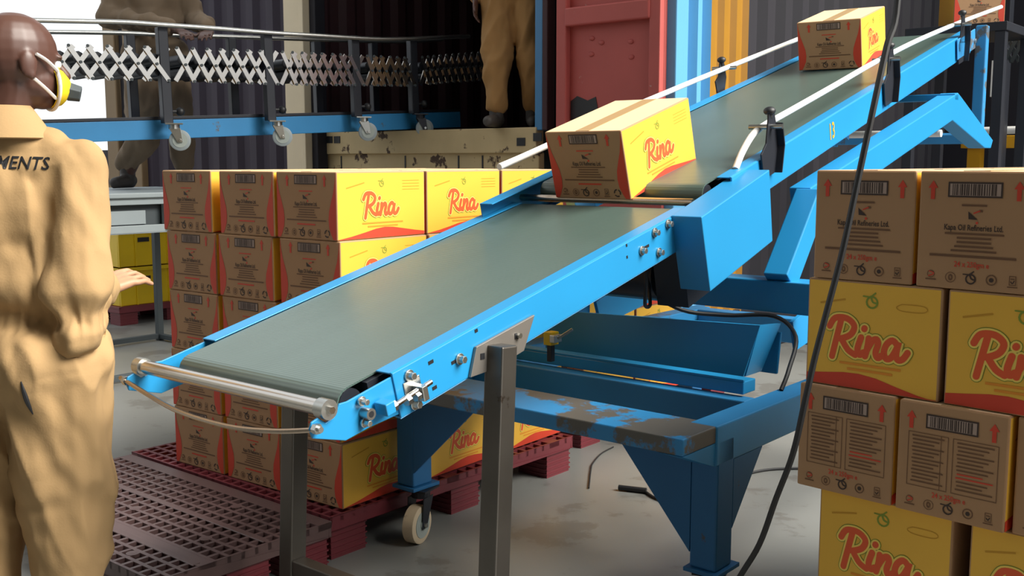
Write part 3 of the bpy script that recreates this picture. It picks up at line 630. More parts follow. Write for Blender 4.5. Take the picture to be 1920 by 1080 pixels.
for zz in (.17,):
    x = .463; mb = MB(); mb.bar((x, -.345, zz), (x, .345, zz), .045, .045, 'bare_steel'); mb.build('crossbar', st, False, .003)

# ================================================================== PALLETS
def pallet(name, label, uv, th, L, W, mt, hgt=.15, holes=True, group=None, n=(16, 26), skip=None, dusty=None):
    """plastic pallet; origin at its corner, x = length, y = width"""
    p = thing(name, label, 'pallet', Mz(P3(uv[0], uv[1], 0), th), group)
    zt = hgt
    if holes:
        # deck plates with real openings: bars both ways, solid bands between the grids
        nx, ny = n; mb = MB(); t = .022; xs = [L*i/nx for i in range(nx+1)]; ys = [W*i/ny for i in range(ny+1)]
        solid = skip or (lambda i, j: False)
        bw = min(L/nx, W/ny)*.28
        for i in range(nx+1): mb.box((max(0, xs[i]-bw/2), 0, zt-t), (min(L, xs[i]+bw/2), W, zt), mt)
        for j in range(ny+1): mb.box((0, max(0, ys[j]-bw/2), zt-t), (L, min(W, ys[j]+bw/2), zt-.0006), mt)
        for i in range(nx):
            for j in range(ny):
                if solid(i, j): mb.box((xs[i], ys[j], zt-t), (xs[i+1], ys[j+1], zt-.0003), mt)
        dk = mb.build('deck_grid', p)
        for i in (int(nx*.27), int(nx*.64)):
            mb = MB(); mb.box((xs[i]-.012, .02, zt-.004), (xs[i]+.014, W-.02, zt+.0008), mt); mb.build('deck_rib', p, False, .002)
        for (fx, fy) in ((.12, .2), (.45, .15), (.47, .5), (.16, .62), (.83, .3), (.85, .7), (.5, .85)):
            mb = MB(); mb.cyl((L*fx, W*fy, zt-.01), (L*fx, W*fy, zt+.0005), .02, mt, n=12); mb.cyl((L*fx, W*fy, zt-.002), (L*fx, W*fy, zt+.0009), .009, mt, n=10); mb.build('grip_plug', p)
    else:
        mb = MB(); mb.box((0, 0, zt-.022), (L, W, zt), mt); mb.build('deck_grid', p, False, .003)
    mb = MB(); mb.box((0, 0, zt-.05), (L, .012, zt-.001), mt); mb.box((0, W-.012, zt-.05), (L, W, zt-.001), mt); mb.box((0, 0, zt-.05), (.012, W, zt-.001), mt); mb.box((L-.012, 0, zt-.05), (L, W, zt-.001), mt); mb.build('deck_skirt', p, False, .002)
    for fx in (0, .5, 1):
        for fy in (0, .5, 1):
            bx, by = .15, .15; x = .012+fx*(L-bx-.024); y = .012+fy*(W-by-.024)
            mb = MB(); mb.box((x, y, 0), (x+bx, y+by, zt-.022), 'pallet')
            for k in range(5): mb.box((x-.004, y-.004, .012+k*.02), (x+bx+.004, y+by+.004, .017+k*.02), 'pallet')
            mb.build('block', p)
    return p
# x along -u is not needed: corner at (u,v), x = along, y = to the left
pallet('plastic_pallet', 'empty dusty maroon grid pallet lying beside the man in tan', (.17, -.60), TH, .63, 1.2, 'pallet_dusty', n=(13, 26), skip=lambda i, j: i in (3,) or i == 12)
pallet('plastic_pallet', 'maroon pallet under the tall carton stack left of the belt', (.82, -.632), TH, 1.32, 1.2, 'pallet', n=(26, 24), skip=lambda i, j: (i % 6 == 5))
pallet('plastic_pallet', 'maroon pallet under the cartons seen behind the blue base frame', (2.42, -.79), TH, 1.36, .44, 'pallet', n=(26, 8))

# ================================================================== CARTONS, LEFT STACK
LA = R(52.342); db = Vector((math.sin(-LA), math.cos(-LA), 0)); dy = Vector((math.cos(LA), math.sin(LA), 0)); dy = Vector((math.sin(R(37.658)), math.cos(R(37.658)), 0))
THL = PI/2-R(37.658); LC = Vector((-.56, 3.338, 0))
rows = ('bottom row', 'second row up', 'middle row', 'fourth row up', 'top row')
colz = ('nearest the belt', 'in the middle column', 'on the far left')
hA = CA[2]; wA = CA[1]; lA = CA[0]
jit = random.Random(5)
GL = 'cartons stacked left of the belt'
def place_left(r, c, dpt, label):
    gapc = .012; sh = {4: (.0, .0, .035), 3: (-.012, .012, .018), 2: (0, .008, .02)}.get(r, (0, .008, .02))[c]
    b0 = c*(wA+gapc)+sh*(1 if c else 1)+(0.004*(r % 2))
    if r == 4 and c == 2: b0 = c*(wA+gapc)+.035
    s0 = dpt*(lA+.013)+jit.uniform(-.002, .002)
    P = LC + db*(b0+wA/2) + dy*(s0+lA/2); P.z = .151+r*(hA+.0015)
    return carton(MEA, Mz(P, THL+R(jit.uniform(-.35, .35))), label, GL)
for r in range(5):
    for c in range(3): place_left(r, c, 0, f'carton facing the man, {rows[r]}, {colz[c]} of the left stack')
    place_left(r, 0, 1, f'yellow-sided carton second along the belt side, {rows[r]} of left stack')
    place_left(r, 0, 2, f'yellow-sided carton furthest along the belt side, {rows[r]} of left stack')
for c in (1, 2):
    for dpt in (1, 2):
        for r in range(5):
            lb = f'carton in {rows[r]} of left stack, {colz[c]}, {"second" if dpt == 1 else "third"} one back'
            place_left(r, c, dpt, lb)
# cartons behind the base frame
hb = THL
for r in range(3):
    for k in range(2):
        P = P3(2.45+k*.43+.207, -.805-.147, .151+r*(hA+.0015)); carton(MEA, Mz(P, TH), f'yellow carton behind the base frame, {("lowest", "middle", "highest")[r]} layer, {"nearer" if k == 0 else "farther"} one', 'cartons behind the base frame')

# ================================================================== CARTONS ON THE BELTS
Pc = MI @ Vector((1.463+lA/2, .027, .016)); M = Mz(Pc, TH, INC+R(2.2))
carton(MEA, M, 'carton crossing from the lower belt onto the upper belt', 'cartons riding the belts')
q = on(M2, 2, 0, 1490, 133); q2 = on(M2, 2, 0, 1617, 128)
Pc = M2 @ Vector(((q.x+q2.x)/2+lA/2, (q.y+q2.y)/2, .001)); M = Mz(Pc, TH2+R(3), INC)
carton(MEA, M, 'carton riding halfway up the upper belt behind the hanging cable', 'cartons riding the belts')
q = on(BASE, 1, .18, 1800, 46)
sb = Mz(BASE @ Vector((q.x+.3, q.y, 0)), TH)
Pc = BASE @ Vector((q.x, q.y, q.z-.005)); carton(MEA, Mz(Pc+U*.2, TH+R(30)), 'dim carton beyond the head of the upper belt, top right', 'cartons riding the belts')
rt = thing('receiving_table', 'dark receiving bench beyond the head of the upper belt', 'table', Mz(Pc+U*.3, TH))
mb = MB(); mb.box((-.4, -.3, Pc.z-.06), (.25, .3, Pc.z-.007), 'black_metal'); mb.v = [(p[0], p[1], p[2]-Pc.z) for p in mb.v]; mb.build('bench_top', rt, False, .004)
for x in (-.36, .2):
    for y in (-.26, .26):
        mb = MB(); mb.box((x-.03, y-.03, -Pc.z), (x+.03, y+.03, -.06), 'black_metal'); mb.build('leg', rt, False, .003)

# ================================================================== CARTONS, RIGHT STACK
RA = R(44.737); dr = Vector((math.cos(RA), -math.sin(RA), 0)); du = Vector((math.sin(RA), math.cos(RA), 0)); THR = PI/2-RA
RC = Vector((.659, 2.293, 0)); lB, wB, hB = CB; GR = 'cartons stacked right of the base frame'
def right_end(r, off, label, end, back=0, tw=0):
    P = RC + dr*(off+wB/2) + du*(lB/2+back); P.z = .101+r*(hB+.0012); carton(MEB, Mz(P, THR+R(tw)), label, GR, end)
def right_side(r, off, label, back=0, tw=0):
    P = RC + dr*(off+lB/2) + du*(wB/2+back); P.z = .101+r*(hB+.0012); carton(MEB, Mz(P, THR-PI/2+R(tw)), label, GR)
right_end(4, .006, 'brown carton end with company print, top of right stack, beside the cable', 'end', 0, .6); right_end(4, .238, 'brown carton end with company print, top of right stack, at picture edge', 'end', 0, -.4)
right_side(3, -.003, 'yellow carton with large red lettering, second layer, behind the hanging cable', .0); right_side(3, .306, 'yellow carton with large red lettering, second layer, cut by picture edge', 0)
right_end(2, -.008, 'brown carton end with printed tables, third layer, beside the cable', 'endn', -.012, -.5); right_end(2, .2215, 'brown carton end with printed tables, third layer, second from the cable', 'endn', -.014); right_end(2, .452, 'brown carton end at the right picture edge, third layer', 'endn', .0)
right_side(1, .037, 'yellow carton low in the right stack, left of the dark gap', .012); right_side(1, .37, 'yellow carton low in the right stack, right of the dark gap', .012)
right_end(0, .01, 'lowest carton of right stack, below the picture, nearest the frame', 'end'); right_end(0, .25, 'lowest carton of right stack, below the picture, in the middle', 'end'); right_end(0, .48, 'lowest carton of right stack, below the picture, on the right', 'end')
for r in range(5):  # unseen rows added so the stack shades the floor under the frame
    for k in range(3):
        for d_ in range(1, 4):
            if r in (1, 3): 
                if k < 2: right_side(r, .02+k*.31, f'unseen yellow carton added behind the front, layer {("one", "two", "three", "four", "five")[r]} of right stack, {("left", "right")[k]}, {("second", "third", "fourth")[d_-1]} from the front', .02+d_*.235)
            else: right_end(r, .008+k*.232, f'unseen brown carton added behind the front, layer {("one", "two", "three", "four", "five")[r]} of right stack, {("left", "middle", "right")[k]}, {("second", "third", "fourth")[d_-1]} from the front', 'end', .02+d_*.31)
p = thing('plastic_pallet', 'maroon pallet under the right carton stack', 'pallet', Mz(RC-du*.03-dr*.03, THR-PI/2))
mb = MB(); mb.box((0, 0, .078), (.85, 1.35, .1005), 'pallet'); mb.build('deck', p, False, .003)
for fx in (0, .36, .72):
    for fy in (0, .6, 1.22): mb = MB(); mb.box((fx, fy, 0), (fx+.12, fy+.12, .078), 'pallet'); mb.build('block', p, False, .003)

# ================================================================== HANGING CABLE AND FLOOR CABLES
cpts = [aty(x, y, d) for x, y, d in ((1684, -1900, 2.3), (1684, -900, 2.2), (1690, -300, 2.16), (1683, 0, 2.14), (1662, 90, 2.12), (1636, 210, 2.1), (1608, 340, 2.1), (1580, 470, 2.1), (1550, 585, 2.1), (1528, 670, 2.1), (1510, 750, 2.1), (1487, 850, 2.12), (1455, 935, 2.16), (1424, 1020, 2.2), (1385, 1085, 2.26))]
cpts += [Vector((cpts[-1].x-.06, cpts[-1].y+.03, .22)), Vector((cpts[-1].x-.1, cpts[-1].y+.06, .06)), Vector((cpts[-1].x-.2, cpts[-1].y+.12, .009)), Vector((cpts[-1].x-.5, cpts[-1].y+.3, .009))]
mb = MB(); mb.tube(cpts, .0068, 'rubber', 8, 6); tag(mb.build('power_cable', None, True), 'thick black cable hanging down in front of the right carton stack', 'cable')
fc = [atz(x, y, .006) for x, y in ((1175, 917), (1205, 920), (1232, 935), (1290, 950), (1360, 905), (1430, 882), (1520, 878), (1600, 880))]
mb = MB(); mb.tube(fc, .0055, 'rubber'); c_ = tag(mb.build('floor_cable', None, True), 'black cable lying on the floor behind the gusseted leg', 'cable')
mb = MB(); mb.cyl(atz(1160, 914, .012), atz(1212, 920, .012), .011, 'black', n=10); mb.build('connector', c_, True)
mb = MB(); mb.tube([atz(x, y, .005) for x, y in ((1150, 838), (1128, 850), (1112, 868), (1108, 880), (1104, 915))], .003, 'rubber'); tag(mb.build('floor_cable', None, True), 'thin wire on the floor beside the maroon pallet corner', 'cable')

# ================================================================== FLEXIBLE CONVEYOR (background)
A = Vector((-2.56, 5.8, 0)); B = Vector((-.36, 7.75, 0)); dF = (B-A).normalized(); thF = math.atan2(dF.y, dF.x)
MF = Mz(A, thF)                                   # x along, y away from the camera
fx_ = thing('expandable_conveyor', 'scissor-lattice expandable roller conveyor running into the dark container', 'conveyor', MF)
def fp(px, py, y=0): return on(MF, 1, y, px, py)
xs = [20, 56, 92, 127, 163, 200, 235, 270, 330, 360, 387, 412, 437, 463, 486, 528, 547, 565, 583, 602, 622, 637, 654, 687, 700, 713, 730, 743, 757, 790, 801, 812, 824, 836, 848, 860, 872, 884, 896]
def ltop(x): 
    k = [(0, 84), (130, 85), (310, 89), (520, 97), (770, 109), (840, 103), (920, 97)]
    for i in range(len(k)-1):
        if x <= k[i+1][0]: t = (x-k[i][0])/(k[i+1][0]-k[i][0]); return k[i][1]+(k[i+1][1]-k[i][1])*t
    return 97
def lbot(x):
    k = [(0, 143), (130, 146), (310, 151), (520, 158), (770, 161), (840, 154), (960, 147)]
    for i in range(len(k)-1):
        if x <= k[i+1][0]: t = (x-k[i][0])/(k[i+1][0]-k[i][0]); return k[i][1]+(k[i+1][1]-k[i][1])*t
    return 147
def dxf(x): return 46 if x < 300 else 34 if x < 500 else 27 if x < 670 else 20 if x < 780 else 15
barmesh = None
def link(p, q, yo):
    """one flat scissor link between two points of the lattice plane"""
    global barmesh
    if barmesh is None:
        mb = MB(); mb.box((0, -.003, -.0135), (1, .003, .0135), 'steel'); barmesh = mb.mesh('scissor_link')
    d = q-p; ang = math.atan2(d.z, d.x); L = math.hypot(d.x, d.z)
    return obj('scissor_link', barmesh, fx_, 0, Matrix.Translation((p.x, yo, p.z)) @ Matrix.Rotation(-ang, 4, 'Y') @ Matrix.Diagonal((L, 1, 1, 1)))
rivet = None
for x in xs:
    dx = dxf(x)
    for yo in (0.0,):
        t0 = fp(x, ltop(x)); b1 = fp(x+dx, lbot(x+dx)); b0 = fp(x, lbot(x)); t1 = fp(x+dx, ltop(x+dx))
        link(t0, b1, yo-.005); link(b0, t1, yo+.005)
    m_ = (t0+b1)/2
    for p_ in (t0, m_, b1):
        if rivet is None: mb = MB(); mb.cyl((0, 0, 0), (0, -.006, 0), .009, 'dark_grey', n=8); rivet = mb.mesh('rivet')
        obj('rivet', rivet, fx_, 0, Matrix.Translation((p_.x, -.008, p_.z)))
    mb = MB(); mb.cyl((m_.x, .01, m_.z), (m_.x, .51, m_.z), .008, 'dark_grey', n=8); mb.cyl((m_.x, .03, m_.z+.03), (m_.x, .49, m_.z+.03), .034, 'black_metal', n=10); mb.cyl((m_.x+.03, .03, m_.z-.035), (m_.x+.03, .49, m_.z-.035), .034, 'black_metal', n=10)
    mb.build('roller_axle', fx_, True)
# guide pipes
for yo, pts in ((-.03, ((-60, 36), (60, 38), (160, 40), (240, 42), (310, 47), (400, 53), (500, 61), (600, 67), (700, 73), (765, 73), (830, 70), (880, 68))), (.55, ((-60, 59), (100, 60), (230, 62), (300, 65), (400, 68), (520, 72), (650, 76), (760, 78), (830, 74)))):
    mb = MB(); mb.tube([fp(x, y, yo) for x, y in pts], .014, 'zinc', 10, 4); mb.build('guide_pipe', fx_, True)
# legs with casters
for px, yb, col in ((322, 263, 'zinc'), (515, 256, 'zinc'), (676, 247, 'zinc'), (783, 240, 'black_metal')):
    q = fp(px, yb); top = fp(px-10, ltop(px)-38); w_ = .05
    mb = MB(); mb.bar((q.x-.015, 0.02, q.z+.10), (q.x-.03, .02, top.z), w_, w_*1.2, 'black_metal', (1, 0, 0)); lg = mb.build('leg_post', fx_, False, .004)
    mb = MB(); mb.bar((q.x-.015, .50, q.z+.02), (q.x-.03, .50, top.z), w_, w_*1.1, 'black_metal', (1, 0, 0)); mb.build('leg_post', fx_, False, .004)
    mb = MB(); mb.sphere((q.x+.06, 0, q.z+.17), .026, 'black'); mb.cyl((q.x+.06, 0, q.z+.17), (q.x-.01, .01, q.z+.17), .01, 'black'); mb.build('adjust_knob', lg, True)
    for yo in (-.02,):
        caster(fx_, q.x+.01, yo, q.z+.10, .062, q.z-.0, 'wheel_tyre' if False else 'grey_plastic', ang=R(-25), wd=.03, forkmt=col)
# blue beam carrying it
bl = thing('loading_beam', 'scuffed bright blue beam below the expandable conveyor lattice', 'beam', MF)
e0 = fp(120, 249, .12); e1 = fp(862, 224, .12)
sl = (e1.z-e0.z)/(e1.x-e0.x); e0 = Vector((-.85, .12, e0.z-sl*(e0.x+.85)))
mb = MB(); mb.bar((e0.x, .14, e0.z), (e1.x, .14, e1.z), .06, .115, 'blue_worn'); mb.build('beam_face', bl, False, .004)
mb = MB(); mb.bar((e0.x, .15, e0.z+.068), (e1.x, .15, e1.z+.068), .09, .018, 'black_metal'); mb.build('top_strip', bl, False, .002)
mb = MB(); mb.bar((e0.x, .42, e0.z), (e1.x, .42, e1.z), .06, .115, 'blue_worn'); mb.build('beam_face', bl, False, .004)
for x in (-.75, ):
    for y in (.14, .42):
        mb = MB(); mb.box((x-.04, y-.03, 0), (x+.04, y+.03, e0.z), 'blue_worn'); mb.build('support_leg', bl, False, .004)
for k in range(5):
    x = -.6+k*.75; z = e0.z+sl*(x-e0.x); mb = MB(); mb.box((x-.03, .17, z-.04), (x+.03, .39, z+.04), 'blue_dusty'); mb.build('cross_tie', bl)

# ================================================================== GREY WORK TABLE, YELLOW CRATES
P1 = atz(163, 729, 0); P2 = atz(300, 637, 0); u1 = (BASE.inverted() @ P1); u2 = (BASE.inverted() @ P2)
TL, TW = u2.x-u1.x, abs(u2.y-u1.y); ZTB = 1.11
tb = thing('work_table', 'grey steel work table with deep slotted apron behind the man', 'table', Mz(P1, TH))
mb = MB(); mb.box((-.05, -.05, ZTB-.03), (TL+.05, TW+.05, ZTB), 'grey_plastic'); mb.build('table_top', tb, False, .006)
mb = MB(); zb_, zt_ = ZTB-.235, ZTB-.03
for lo, hi in (((-.03, -.03, zb_), (TL+.03, .0, zb_+.045)), ((-.03, -.03, zt_-.04), (TL+.03, 0, zt_)), ((-.03, -.03, zb_), (.06, 0, zt_)), ((.52, -.03, zb_), (.66, 0, zt_)), ((TL-.06, -.03, zb_), (TL+.03, 0, zt_))): mb.box(lo, hi, 'grey_plastic')
mb.build('apron', tb, False, .003)
mb = MB(); mb.box((-.02, 0.02, zb_), (TL+.02, .035, zt_), 'dark_grey'); mb.build('apron_liner', tb)
mb = MB(); mb.box((.2, .008, zb_+.05), (.42, .018, zb_+.13), 'grey_plastic'); mb.build('apron_card', tb)
for x, y in ((0, 0), (TL, 0), (0, TW), (TL, TW)):
    mb = MB(); mb.box((x-.022, y-.022, 0), (x+.022, y+.022, zb_ if y == 0 else ZTB-.03), 'dark_grey'); mb.build('leg', tb, False, .003)
for p_, q_ in (((0, 0), (TL, 0)), ((0, TW), (TL, TW)), ((0, 0), (0, TW)), ((TL, 0), (TL, TW))):
    mb = MB(); mb.bar((p_[0], p_[1], .03), (q_[0], q_[1], .03), .035, .035, 'dark_grey'); mb.build('bottom_rail', tb, False, .002)
# crates
cp = atz(225, 612, 0); Mc = Mz(cp, TH)
pl0 = pallet('plastic_pallet', 'small maroon pallet under the yellow crates behind the table', tuple((lambda q: (q.x, -q.y))(BASE.inverted() @ cp)), TH, 1.0, 1.0, 'pallet', holes=False)
for r in range(2):
    for k in range(2):
        o = thing('plastic_crate', f'yellow plastic crate behind the grey table, {("lower","upper")[r]} {("left","right")[k]} one', 'crate', Mz(cp+U*(.03+k*.47), TH) @ Matrix.Translation((0, .03, .152+r*.31)), 'yellow crates behind the table')
        mb = MB(); mb.box((0, 0, 0), (.44, .012, .27), 'yellow_plastic'); mb.box((0, .5, 0), (.44, .512, .27), 'yellow_plastic'); mb.box((0, .012, 0), (.012, .5, .27), 'yellow_plastic'); mb.box((.428, .012, 0), (.44, .5, .27), 'yellow_plastic'); mb.box((.012, .012, 0), (.428, .5, .012), 'yellow_plastic'); mb.build('crate_body', o, False, .003)
        mb = MB()
        mb.box((-.012, -.012, .27), (.452, .012, .30), 'yellow_plastic'); mb.box((-.012, .5, .27), (.452, .524, .30), 'yellow_plastic'); mb.box((-.012, .012, .27), (.012, .5, .30), 'yellow_plastic'); mb.box((.428, .012, .27), (.452, .5, .30), 'yellow_plastic'); mb.build('rim', o, False, .003)
        for x in (.0, .14, .29, .425):
            mb = MB(); mb.box((x, -.01, 0), (x+.014, .0, .27), 'yellow_plastic'); mb.build('side_rib', o)
        mb = MB(); mb.box((.17, -.004, .19), (.27, .001, .225), 'black'); mb.build('hand_hole', o)

# ================================================================== RIGHT EDGE BACKGROUND BITS
q0 = on(BASE, 0, 7.6, 1850, 266); q1 = on(BASE, 0, 7.6, 2000, 272)
mb = MB(); mb.box((7.6, q1.y-1.5, q0.z-.05), (7.75, q0.y+.2, q0.z+.05), 'yellow_paint'); ob = tag(mb.build('safety_beam', None, False, .006, BASE), 'low yellow safety beam at the right edge behind the upper belt', 'beam')
for yy in (q0.y+.1, q1.y-1.2):
    mb = MB(); mb.box((7.62, yy-.05, 0), (7.73, yy+.05, q0.z-.05), 'yellow_paint'); mb.build('post', ob)
q0 = on(BASE, 0, 7.4, 1862, 245); q1 = on(BASE, 0, 7.4, 1960, 240)
mb = MB(); mb.cyl((7.4, q0.y+.1, q0.z), (7.4, q1.y-1, q1.z), .03, 'white', n=12); ob = tag(mb.build('white_pipe', None, True, 0, BASE), 'white pipe above the yellow safety beam', 'pipe')
for yy in (q0.y, q1.y-.9): mb = MB(); mb.cyl((7.4, yy, 0), (7.4, yy, q0.z), .025, 'white', n=10); mb.build('pipe_support', ob, True)
q0 = on(BASE, 0, 7.0, 1874, 113); q1 = on(BASE, 0, 7.0, 1874, 181)
gp_ = thing('gauge_post', 'dark post with a white and yellow marker at the right edge', 'post', BASE)
mb = MB(); mb.box((7.02, q0.y-.05, 0), (7.12, q0.y+.05, 3), 'black_metal'); mb.build('post_body', gp_, False, .005)
mb = MB(); mb.box((6.99, q0.y+.005, q1.z), (7.02, q0.y+.05, q0.z), 'white'); mb.build('white_marker', gp_); mb = MB(); mb.box((6.99, q0.y-.05, q1.z-.02), (7.02, q0.y+.003, q0.z), 'yellow_paint'); mb.build('yellow_marker', gp_)
lat = thing('expandable_conveyor', 'dim scissor-lattice conveyor at the far right edge', 'conveyor', BASE)
qa = on(BASE, 0, 6.2, 1872, 62); qb = on(BASE, 0, 6.2, 1872, 118); hgt_ = qa.z-qb.z
lm = MB(); lm.box((-.003, 0, -.012), (.003, 1, .012), 'dark_grey'); lme = lm.mesh('scissor_link')
for k in range(12):
    y = qa.y-k*.045
    for z0_, z1_ in ((qa.z, qb.z), (qb.z, qa.z)):
        dyy = -.09; dz = z1_-z0_; L = math.hypot(dyy, dz); obj('scissor_link', lme, lat, 0, Matrix.Translation((6.2+.01*(z0_ > z1_), y, z0_)) @ Matrix.Rotation(math.atan2(dz, dyy), 4, 'X') @ Matrix.Diagonal((1, L, 1, 1)))
for y in (qa.y-.02, qa.y-.5):
    mb = MB(); mb.box((6.22, y-.03, 0), (6.28, y+.03, qb.z+.05), 'black_metal'); mb.build('leg_post', lat, False, .003)
mb = MB(); mb.cyl((6.2, qa.y+.3, qa.z+.25), (6.2, qa.y-.7, qa.z+.3), .035, 'dark_grey', n=12); mb.cyl((6.25, qa.y-.5, qb.z), (6.25, qa.y-.5, qa.z+.3), .02, 'dark_grey'); mb.build('guide_pipe', lat, True)

# ================================================================== PEOPLE
def blob(mb, voxel, it, disp=None, mt='skin', name='body'):
    o = mb.build('tmp'); o.data.materials.clear()
    m = o.modifiers.new('r', 'REMESH'); m.mode = 'VOXEL'; m.voxel_size = voxel
    m = o.modifiers.new('s', 'SMOOTH'); m.factor = .5; m.iterations = it
    dg = bpy.context.evaluated_depsgraph_get(); dg.update()
    me = bpy.data.meshes.new_from_object(o.evaluated_get(dg)); bpy.data.objects.remove(o); me.name = name
    if disp:
        nn = [v.normal.copy() for v in me.vertices]
        for v, n in zip(me.vertices, nn): v.co += n*disp(v.co)
    for p in me.polygons: p.use_smooth = True
    me.materials.clear(); me.materials.append(MATS[mt]); me.update(); return me
def hand(mb, wr, d, up, k=1):
    """palm and five curled fingers from the wrist along d; up = back of the hand; k = thumb side"""
    d = Vector(d).normalized(); up = (Vector(up)-d*Vector(up).dot(d)).normalized(); sd = d.cross(up)*k; wr = Vector(wr)
    for a in (-.030, -.010, .011, .031): mb.caps(wr+sd*a*.6, wr+d*.085+sd*a, .016, .0115)
    for a, L in ((-.038, .055), (-.013, .068), (.013, .074), (.037, .066)):
        b = wr+d*.088+sd*a; m = b+d*L*.5-up*.006; e = m+d*L*.42-up*L*.35
        mb.caps(b, m, .0088, .0083); mb.caps(m, e, .0083, .007)
    b = wr+d*.03+sd*.03; m = b+d*.03+sd*.026-up*.006; e = m+d*.034+sd*.006-up*.008
    mb.caps(b, m, .0125, .0105); mb.caps(m, e, .0105, .0085)
def person(label, M, J, cloth='tan_cloth', yaw=0, mask=False, hires=False, group=None, baggy=1.0, lw=.92):
    p = thing('person', label, 'person', M, group); g = lambda k: Vector(J[k])
    hd = g('head'); Mh = Matrix.Rotation(yaw, 3, 'Z'); hp = lambda x, y, z: hd+Mh @ Vector((x, y, z))
    mb = MB()
    mb.sphere(hp(-.008, 0, .022), (.099, .077, .095), 'skin', Mh, 20, 12); mb.sphere(hp(.028, 0, -.045), (.066, .06, .068), 'skin', Mh, 16, 10); mb.sphere(hp(.05, 0, -.09), (.036, .036, .024), 'skin', Mh)
    mb.sphere(hp(.082, 0, .012), (.014, .052, .012), 'skin', Mh); mb.caps(hp(.092, 0, .0), hp(.110, 0, -.03), .009, .014); mb.sphere(hp(.088, 0, -.066), (.013, .026, .010), 'skin', Mh)
    for sg in (-1, 1):
        mb.sphere(hp(-.006, sg*.078, -.012), (.022, .009, .033), 'skin', Mh); mb.sphere(hp(-.0, sg*.079, -.034), (.011, .008, .014), 'skin', Mh)
    mb.caps(g('neck')+Vector((0, 0, -.06)), hp(-.015, 0, -.06), .058, .052)
    mb.caps(g('pelvis'), g('chest'), .07, .075); mb.caps(g('chest'), g('neck')+Vector((0, 0, -.04)), .08, .055)
    for sd in 'LR':
        mb.caps(g('chest')+Vector((0, 0, .06)), g('sh'+sd), .07, .045); mb.caps(g('sh'+sd), g('el'+sd), .044, .037); mb.caps(g('el'+sd), g('wr'+sd), .037, .026)
        hand(mb, g('wr'+sd), J['hd'+sd], J['hu'+sd], -1 if sd == 'R' else 1)
        mb.caps(g('pelvis'), g('hip'+sd), .09, .08); mb.caps(g('hip'+sd), g('kn'+sd), .072, .05); mb.caps(g('kn'+sd), g('an'+sd), .048, .036)
    body = obj('body', blob(mb, .0046 if hires else .009, 3), p)
    for sg in (-1, 1):
        mb = MB(); mb.sphere(hp(.078, sg*.031, -.004), .0115, 'white'); mb.sphere(hp(.0868, sg*.031, -.004), .005, 'black'); mb.build('eye', body, True)
    # coverall
    mb = MB(); b = baggy; c = g('chest'); pv = g('pelvis')
    ax = (g('shR')-g('shL')).normalized(); rz = math.atan2(ax.y, ax.x); Mt = Matrix.Rotation(rz, 3, 'Z')
    mb.sphere(c+Vector((0, 0, .02)), (.178*b, .118*b, .19), 'skin', Mt, 20, 12); mb.sphere((c*.5+pv*.5)+Vector((0, 0, .02)), (.172*b, .118*b, .21), 'skin', Mt, 20, 12)
    mb.sphere(pv+Vector((0, 0, -.02)), (.19*b, .135*b, .16), 'skin', Mt, 20, 12); mb.caps(c+Vector((0, 0, .1)), g('neck')+Vector((0, 0, -.035)), .10, .07)
    for sd in 'LR':
        mb.caps(c+Vector((0, 0, .1)), g('sh'+sd), .09, .066); mb.caps(g('neck')+Vector((0, 0, -.05)), g('sh'+sd), .06, .058); mb.caps(g('sh'+sd), g('el'+sd), .068*b, .066*b)
        mb.caps(g('sh'+sd)+(c-g('sh'+sd))*.35, g('el'+sd)*.6+(c*.5+pv*.5)*.4, .07, .05)
        e = g('el'+sd); w_ = g('wr'+sd); mb.caps(e, e+(w_-e)*.86, .064*b, .046*b)
        h_ = g('hip'+sd); k_ = g('kn'+sd); a_ = g('an'+sd); mb.caps(pv+(h_-pv)*.8, h_, .125*b*lw, .118*b*lw); mb.caps(h_, k_, .118*b*lw, .10*b*lw); mb.caps(k_, a_+Vector((0, 0, .085)), .10*b*lw, .075*b*lw)
    wz = (pv.z+c.z)*.5-.07
    def dsp(q):
        f = (1-abs(noise.noise(Vector((q.x*8+q.z*2.5, q.y*8, q.z*2.6)))*2))*.018-.008+noise.noise(Vector((q.x*13-q.z*4, q.y*13, q.z*5)))*.009+noise.noise(Vector((q.x*26+q.z*9, q.y*26, q.z*9)))*.007
        e = math.exp(-((q.z-wz)/.035)**2); f += -.022*e+e*.018*noise.noise(Vector((q.x*55, q.y*55, q.z*10)))
        f += .014*math.exp(-((q.z-wz-.075)/.05)**2)+.012*math.exp(-((q.z-wz+.085)/.06)**2)
        for sd in 'LR':
            dd = (q-g('el'+sd)).length; f += .010*math.exp(-(dd/.09)**2)*noise.noise(Vector((q.x*9, q.y*9, q.z*34)))
            dd = (q-g('kn'+sd)).length; f += .010*math.exp(-(dd/.14)**2)*noise.noise(Vector((q.x*7, q.y*7, q.z*24)))
        return f
    cm = blob(mb, .007 if hires else .012, 5, dsp, cloth, 'coverall'); cov = obj('coverall', cm, p)
    # collar
    nk = g('neck'); mb = MB(); n = 28; rings = []
    for r_, z_, th_ in ((.066, .02, 0), (.074, .026, 0), (.098, -.012, 0), (.118, -.052, 0), (.112, -.055, 0), (.088, -.018, 0)):
        rings.append([nk+Mt @ Vector((r_*1.12*math.cos(a), r_*.95*math.sin(a)+(.012 if math.sin(a) > .7 else 0), z_-.03*max(0, math.sin(a)))) for a in [2*PI*i/n for i in range(n)]])
    vs = [q for r_ in rings for q in r_]; fs = [(i*n+k, i*n+(k+1) % n, ((i+1) % 6)*n+(k+1) % n, ((i+1) % 6)*n+k) for i in range(6) for k in range(n)]
    mb.add(vs, fs, cloth); mb.build('collar', cov, True)
